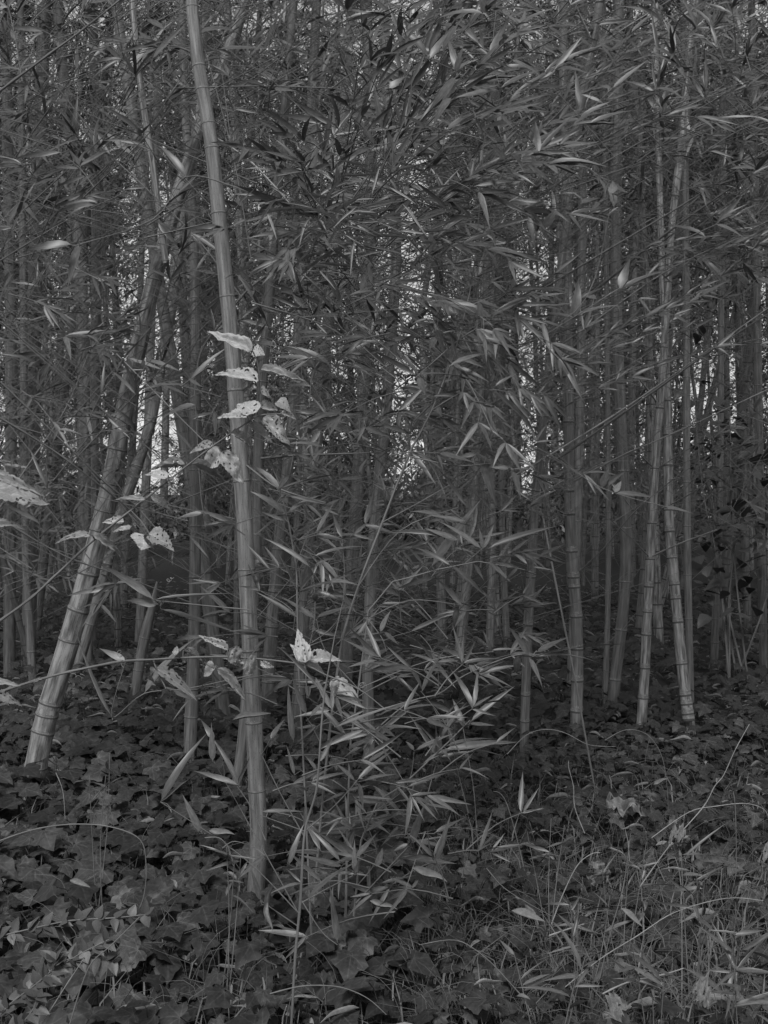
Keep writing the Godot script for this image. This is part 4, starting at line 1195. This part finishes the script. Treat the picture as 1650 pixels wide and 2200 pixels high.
func build_vines() -> void:
	vine("climbing vine with pale insect-eaten leaves rising slantwise in front of the two big culms", 3.15,
		[[[-30,1355],[60,1290],[110,1245],[185,1175],[245,1125],[305,1078],[390,1010],[455,960],[520,915],[557,893],[604,889]], [[553,892],[556,850],[557,820],[555,790],[548,765],[541,752]]],
		[[541,755,448,717,24],[523,739,482,719,13],[543,753,568,764,22],[555,819,457,804,27],[559,796,661,825,16],[561,846,597,868,28],[559,875,600,882,19],[595,862,625,888,22,1],[604,887,641,903,15],[550,887,505,868,34],[530,896,466,898,21],[564,898,625,960,27],[536,910,589,955,15,1],[495,932,555,975,18,1],[459,957,405,975,18,1],[477,975,423,1018,38],[473,971,527,1050,27],[411,998,491,1037,13,1],[398,996,314,1014,15,1],[361,1025,305,1021,17],[361,1025,375,1060,11,1],[323,1066,384,1110,17,1],[311,1075,245,1075,10,1],[194,1151,112,1171,13,1],[200,1151,268,1204,15,1],[267,1121,218,1125,15],[282,1133,236,1144,11],[315,1150,303,1186,42],[320,1147,327,1189,17,1],[321,1145,375,1188,30,1],[372,1185,357,1234,16,1]],
		[[372,1240,5,-14,10]])
	vine("thin vine with pale holey leaves stretched level across the culms above the ivy", 3.1,
		[[[-30,1497],[60,1467],[150,1443],[255,1422],[330,1417],[400,1413],[480,1411],[550,1415],[650,1428],[700,1450],[770,1480],[832,1528]], [[440,1424],[452,1432],[466,1436]], [[330,1418],[334,1432],[352,1470],[357,1480]]],
		[[384,1399,368,1402,13],[394,1397,440,1425,10],[490,1397,425,1367,13],[493,1394,526,1448,27],[528,1417,559,1471,31],[559,1430,595,1435,15],[335,1435,428,1520,20,1],[356,1479,374,1538,24,1],[335,1440,309,1482,16,1],[464,1433,433,1456,25],[466,1435,533,1513,17],[470,1438,528,1500,16,1],[658,1423,635,1362,23],[656,1423,623,1387,15],[664,1421,737,1423,25],[658,1429,711,1460,17],[713,1460,786,1537,23],[711,1462,727,1503,19]],
		[[262,1418,6,-8,-20],[150,1444,4,24,14],[775,1470,8,6,4],[90,1458,4,-20,6]])
	vine("vine tip with broad pale leaves poking in beside the crowded culms", 2.5,
		[[[-60,1100],[-30,1070],[-12,1040],[-8,1010]]],
		[[-22,1052,108,1087,40,1],[-20,1016,92,1068,18,1],[-25,1128,57,1143,16,1],[-25,1490,60,1530,20,1],[-25,1470,40,1475,14,1]], [])

# ---------------------------------------------------------------- small growth on the ground
func stalk(owner: Dictionary, pts: Array, d: float, r: float, m: String, called: String) -> MeshInstance3D:
	return branch_line(owner, pts, d, d, r, r * 0.5, m, called)

func build_small() -> void:
	# arched bare stalks, one thing each
	var arcs := [
		["pale bare twig with a kinked tip slanting high over the open ivy", [[1375,1905],[1440,1815],[1510,1735],[1535,1690],[1555,1665],[1580,1610],[1610,1556]], 3.3, 2.4, "twig_pale"],
		["thin stalk drooping straight down from the short young bamboo", [[995,1565],[1005,1620],[1018,1700],[1024,1780],[1030,1850]], 3.2, 1.5, "twig"],
		["bowed thin stalk arching above the ivy by the slanting culm's foot", [[1090,1620],[1130,1580],[1172,1567],[1215,1575],[1265,1600],[1322,1604]], 4.2, 1.8, "twig_pale"],
		["bowed thin stalk curving over the ivy below the ringed pair", [[1300,1590],[1345,1568],[1390,1578],[1420,1620],[1432,1680],[1436,1740]], 4.0, 1.6, "twig"],
		["hooked stalk curling over in the middle of the open ivy", [[1127,1870],[1110,1800],[1090,1730],[1075,1705],[1060,1700]], 3.3, 1.8, "twig"],
		["short upright twig with a bent tip in the open ivy", [[1256,1790],[1235,1735],[1232,1690],[1222,1650],[1222,1634]], 3.5, 2.0, "twig_pale"],
		["arching stem bent like a bow in front of the pale crumpled leaf", [[1185,1985],[1210,1920],[1240,1860],[1270,1835],[1290,1832]], 3.0, 2.0, "twig_pale"],
		["long stalk running flat then hooking down at the frame's rim", [[1400,1800],[1480,1745],[1540,1732],[1600,1726],[1640,1738],[1652,1760]], 3.2, 1.7, "twig_pale"],
		["arched stem hooked down over the broad ivy", [[0,1806],[70,1783],[150,1771],[235,1776],[300,1803],[314,1860],[310,1920],[300,1950]], 2.7, 2.2, "twig"],
		["double-bowed stalk beside the foot of the speckled culm", [[440,1800],[470,1800],[490,1820],[500,1850]], 2.9, 1.9, "twig"],
		["small bowed stalk leaning on the speckled culm's foot", [[478,1822],[500,1808],[525,1812]], 2.95, 1.8, "twig"],
		["stem arching low across the broadest ivy leaves", [[580,2135],[640,2120],[690,2117],[740,2123],[790,2145],[830,2180]], 2.5, 2.0, "twig"],
		["fallen jointed twig lying along the floor", [[1295,2135],[1350,2110],[1420,2095],[1470,2080]], 2.75, 3.0, "twig_pale"],
		["second fallen jointed twig lying among weeds", [[1180,2010],[1215,1998],[1255,1985]], 2.95, 3.0, "twig_pale"],
		["forked dry stem rising from the weeds", [[1280,2140],[1310,2010],[1340,1900],[1355,1790]], 2.9, 2.0, "twig"],
		["long thin shoot trailing from the short young bamboo towards open ivy", [[1045,1865],[1080,1905],[1125,1935],[1185,1968]], 3.0, 1.6, "twig"],
		["thin stem curving under the leaf fans", [[870,1800],[950,1780],[1020,1782],[1075,1800]], 3.3, 1.4, "twig"],
		["bent weed stem crossing the floor's weeds in an arc", [[1130,2150],[1085,2100],[1040,2055],[980,2020],[900,2030]], 2.6, 1.8, "twig"],
		["dry stalk leaning away at the weedy rim", [[1465,2160],[1465,2000],[1462,1890],[1450,1840]], 2.9, 1.6, "twig_pale"],
		["slanting dry stalk through the weeds", [[1215,2120],[1290,2060],[1370,2010],[1450,1960],[1560,1930],[1640,1935]], 2.8, 1.8, "twig_pale"],
		["dry curved stalk with drooping end by the weedy rim", [[1575,1700],[1580,1740],[1582,1850],[1580,1880]], 3.1, 1.6, "twig"],
		["thin bent stalk next to the thick leaning culm", [[120,1660],[135,1700],[140,1760]], 3.3, 1.6, "twig_pale"],
		["dry stalk slanting under the small-leaved twig", [[150,2200],[190,2080],[240,2030],[300,1970]], 2.4, 2.0, "twig"],
		["second dry stalk slanting under the small-leaved twig", [[90,2200],[140,2120],[180,2060]], 2.4, 1.8, "twig_pale"],
	]
	for a in arcs:
		var f = a[1][0]
		var root := thing("dry_stalk", a[0], "stalk", P(f[0], f[1], a[2]), "bare stalks over the ivy")
		stalk({"node": root, "inv": Transform3D(Basis.IDENTITY, -root.position)}, a[1], a[2], a[3] * 0.00075, a[4], "stem")
	# many more fine stalks, seeded: nobody could count these
	var b := MB.new()
	for k in 1600:
		var right := rng.randf() < 0.75
		var px := rr(880, 1680) if right else rr(-20, 900)
		var py := rr(1640, 2300)
		var d := ground_depth(py, 0.02)
		var q := P(px, py, d)
		var h := rr(0.06, 0.24)
		var l := Vector3(rr(-1, 1), 0, rr(-0.6, 0.6)) * h * rr(0.2, 1.3)
		b.tube(smooth_path([q, q + Vector3(0, h * 0.7, 0) + l * 0.4, q + Vector3(0, h * rr(0.6, 1.0), 0) + l], 3), taper(7, rr(0.0009, 0.0016), 0.0005), 3, 0.0, false)
	var st := part("undergrowth", b.mesh(M.twig), self)
	tag(st, "thin dry stems and grass standing up through the ivy", "undergrowth", "", "stuff")
	var gb := MB.new()
	for k in 2600:
		var px := rr(900, 1700) if rng.randf() < 0.75 else rr(-40, 900)
		var py := rr(1720, 2300)
		var q := P(px, py, ground_depth(py, 0.02))
		var az := rr(0, TAU)
		var h := rr(0.05, 0.2)
		var out := Vector3(cos(az), 0, sin(az))
		var w := out.cross(Vector3.UP) * rr(0.001, 0.0028)
		var c0 := gb.v.size()
		var pts := [q, q + Vector3(0, h * 0.6, 0) + out * h * 0.25, q + Vector3(0, h * rr(0.5, 1.0), 0) + out * h * rr(0.5, 1.2)]
		for j in 3:
			for s in [-1.0, 1.0]:
				gb.v.append(pts[j] + w * s * [0.8, 1.0, 0.1][j])
				gb.uv.append(Vector2(j * 0.4, 0.5 + 0.4 * s))
		for j in 2:
			gb.tri(c0 + j * 2, c0 + j * 2 + 3, c0 + j * 2 + 1)
			gb.tri(c0 + j * 2, c0 + j * 2 + 2, c0 + j * 2 + 3)
	gb.smooth_normals()
	tag(part("grass", gb.mesh(M.grass), self), "thin grass blades growing up between the ivy leaves", "grass", "", "stuff")
	# bamboo seedlings at the weedy rim, a fan of upright blades each
	var sprouts := [["seedling bamboo with upright blades by the weedy rim", 1560, 2010, 2.75, 9, 0.13], ["seedling bamboo with blades fanned over the fallen twig", 1490, 1890, 2.9, 8, 0.12], ["low seedling bamboo under the slanting dry stalk", 1400, 2060, 2.7, 9, 0.13], ["tiny seedling bamboo before the pale crumpled leaf", 1250, 1950, 2.9, 7, 0.10], ["seedling bamboo tuft at the very front of the weeds", 1620, 2120, 2.6, 9, 0.14], ["seedling bamboo tuft beside the bent weed stem", 1180, 2080, 2.65, 7, 0.12], ["seedling bamboo between the weeds and the hooked stalk", 1340, 1850, 3.1, 7, 0.10], ["seedling bamboo next to the short upright twig", 1180, 1800, 3.3, 6, 0.09], ["seedling bamboo in the broad ivy below the level vine", 480, 1850, 3.0, 7, 0.10], ["seedling bamboo peeping past the thick leaning culm's foot", 210, 1640, 3.6, 6, 0.12]]
	for s in sprouts:
		var foot := P(s[1], s[2], s[3])
		foot.y = 0.0
		var root := thing("bamboo_seedling", s[0], "seedling", foot, "bamboo seedlings")
		var top := P(s[1], s[2], s[3]) - foot
		for k in 3:
			var e := top + Vector3(rr(-0.08, 0.08), rr(-0.03, 0.05), rr(-0.06, 0.06))
			var tb := MB.new()
			tb.tube(smooth_path([Vector3(rr(-0.02, 0.02), 0, rr(-0.02, 0.02)), e * 0.55 + jit(0.01), e], 3), taper(7, 0.0018, 0.001), 5, 0.0, false)
			var stem := part("stem", tb.mesh(M.twig), root)
			for j in s[4] - 3:
				var az := rr(0, TAU)
				var dir := Vector3(cos(az), rr(-0.2, 1.0), sin(az) * 0.8 + 0.2).normalized()
				var at := e * rr(0.7, 1.0)
				leaf(stem, at, at + dir * s[5] * rr(0.4, 1.0), s[5] * rr(0.05, 0.10), Vector3(rr(-0.6, 0.6), 0.8, rr(0.1, 0.9)), rng.randi() % 3)
	# dry curled sheaths and leaves lying on the ivy
	var dead := [["pale curled bamboo sheath lying on the ivy", 1100, 1955, 1170, 1978, 26, 3.0], ["darker curled sheath next to the pale one on the ivy", 885, 1865, 960, 1890, 24, 3.1], ["pale crumpled dead leaf caught on weeds", 1300, 1725, 1395, 1745, 34, 3.5], ["dried hanging leaf with a wavy blade", 1290, 1850, 1280, 1905, 30, 3.1], ["tan dead leaf tip among broad ivy", 150, 1890, 192, 1905, 16, 2.8], ["small pale dead leaf near the speckled culm's foot", 450, 1785, 500, 1790, 18, 3.0], ["long withered leaf draped beside the young stem", 575, 1935, 580, 2000, 14, 2.8], ["second withered leaf draped beside the young stem", 590, 1900, 560, 1985, 10, 2.82], ["curled sheath still clasping the speckled culm", 500, 1545, 580, 1530, 20, 3.55], ["pale dead leaf at the rim of the weeds", 1640, 1820, 1690, 1850, 40, 3.0], ["pale dead leaf lying flat before the weeds", 1110, 2140, 1135, 2142, 16, 2.6], ["torn dry leaf on the short young bamboo", 795, 1935, 850, 1950, 16, 3.0], ["rolled dry sheath standing on edge in the ivy", 1335, 1950, 1380, 1990, 18, 2.9], ["pale oval dead leaf lying below the ringed pair", 1405, 1685, 1432, 1672, 13, 3.9], ["crumpled dry leaf in the weeds under the slanting twig", 1440, 1790, 1480, 1800, 40, 3.2], ["withered leaf at the front edge of the weeds", 1490, 2120, 1540, 2150, 50, 2.6], ["faded leaf half under the fallen twig", 1340, 2150, 1300, 2190, 44, 2.6]]
	for k in dead.size():
		var q = dead[k]
		var a := P(q[1], q[2], q[6])
		var c := P(q[3], q[4], q[6] - 0.03)
		var root := thing("dead_leaf", q[0], "dead leaf", a, "dead leaves and sheaths")
		part("blade", curled(0.5 + 0.3 * (k % 4), M.leaf_dead) if q[5] < 30 else ovate(9, 0.55, 200 + k, 0.15, M.leaf_dead, 0.85, 0.35, 0.3), root, leaf_frame(Vector3.ZERO, c - a, q[5] / F * q[6] * 1.1, Vector3(rr(-0.3, 0.3), 0.8, 0.6)))
	# small-leaved twigs creeping in
	var creep := [["creeping small-leaved shrub twig lying over the broad ivy", [[-20,2016],[60,1997],[150,1978],[245,1972],[320,1964]], 2.55], ["lower creeping small-leaved twig with rounded leaf pairs", [[40,2160],[80,2110],[130,2075],[180,2045],[235,2018]], 2.5], ["small-leaved twig rising from the front of the ivy", [[-10,2190],[30,2150],[70,2120],[110,2085],[120,2060]], 2.4], ["short small-leaved twig over the dry stalks", [[110,2080],[150,2060],[200,2055],[240,2066]], 2.5], ["lowest small-leaved twig at the front of the ivy", [[0,2230],[40,2205],[70,2170],[80,2140]], 2.35]]
	for q in creep:
		var f = q[1][0]
		var root := thing("small_leaved_shrub", q[0], "shrub", P(f[0], f[1], q[2]), "small-leaved twigs")
		var own := {"node": root, "inv": Transform3D(Basis.IDENTITY, -root.position)}
		branch_line(own, q[1], q[2], q[2], 0.0018, 0.001, "twig", "stem")
		var m := ovate(4, 0.0, 9, 0.08, M.shrub_leaf, 1.0)
		var w := []
		for p in q[1]: w.append(P(p[0], p[1], q[2]))
		w = smooth_path(w, 5)
		for k in range(1, w.size(), 2):
			for s in [-1.0, 1.0, rr(-1.0, 1.0)]:
				var t: Vector3 = (w[k] - w[k - 1]).normalized()
				var dir: Vector3 = (t * 0.6 + t.cross(Vector3(0, 0.5, 0.85)) * s + jit(0.55)).normalized()
				part("leaf", m, root, own.inv * leaf_frame(w[k], w[k] + dir * rr(0.022, 0.042), rr(0.015, 0.022), Vector3(rr(-0.5, 0.5), 0.9, rr(0.1, 0.8))))
	# dark broad-leaved shrub against the light
	var sh := thing("broad_leaved_shrub", "dark shrub with rounded broad leaves seen against the light between thin culms", "shrub", Vector3(2.35, 0, -8.0))
	for k in 7:
		var e := Vector3(rr(-0.45, 0.5), rr(1.2, 2.9), rr(-0.4, 0.4))
		var tb := MB.new()
		tb.tube(smooth_path([Vector3(rr(-0.1, 0.1), 0, rr(-0.1, 0.1)), e * 0.5 + jit(0.1), e], 4), taper(9, 0.009, 0.003), 6, 0.0, false)
		var st2 := part("stem", tb.mesh(M.twig), sh)
		var m := ovate(4, 0.0, 11, 0.12, M.broad_leaf)
		for j in 34:
			var at := e * rr(0.45, 1.02) + jit(0.22)
			var az := rr(0, TAU)
			var dir := Vector3(cos(az), rr(-0.9, 0.3), sin(az)).normalized()
			part("leaf", m, st2, leaf_frame(at, at + dir * rr(0.08, 0.14), rr(0.055, 0.08), Vector3(rr(-0.5, 0.5), 0.8, rr(-0.2, 0.8))))
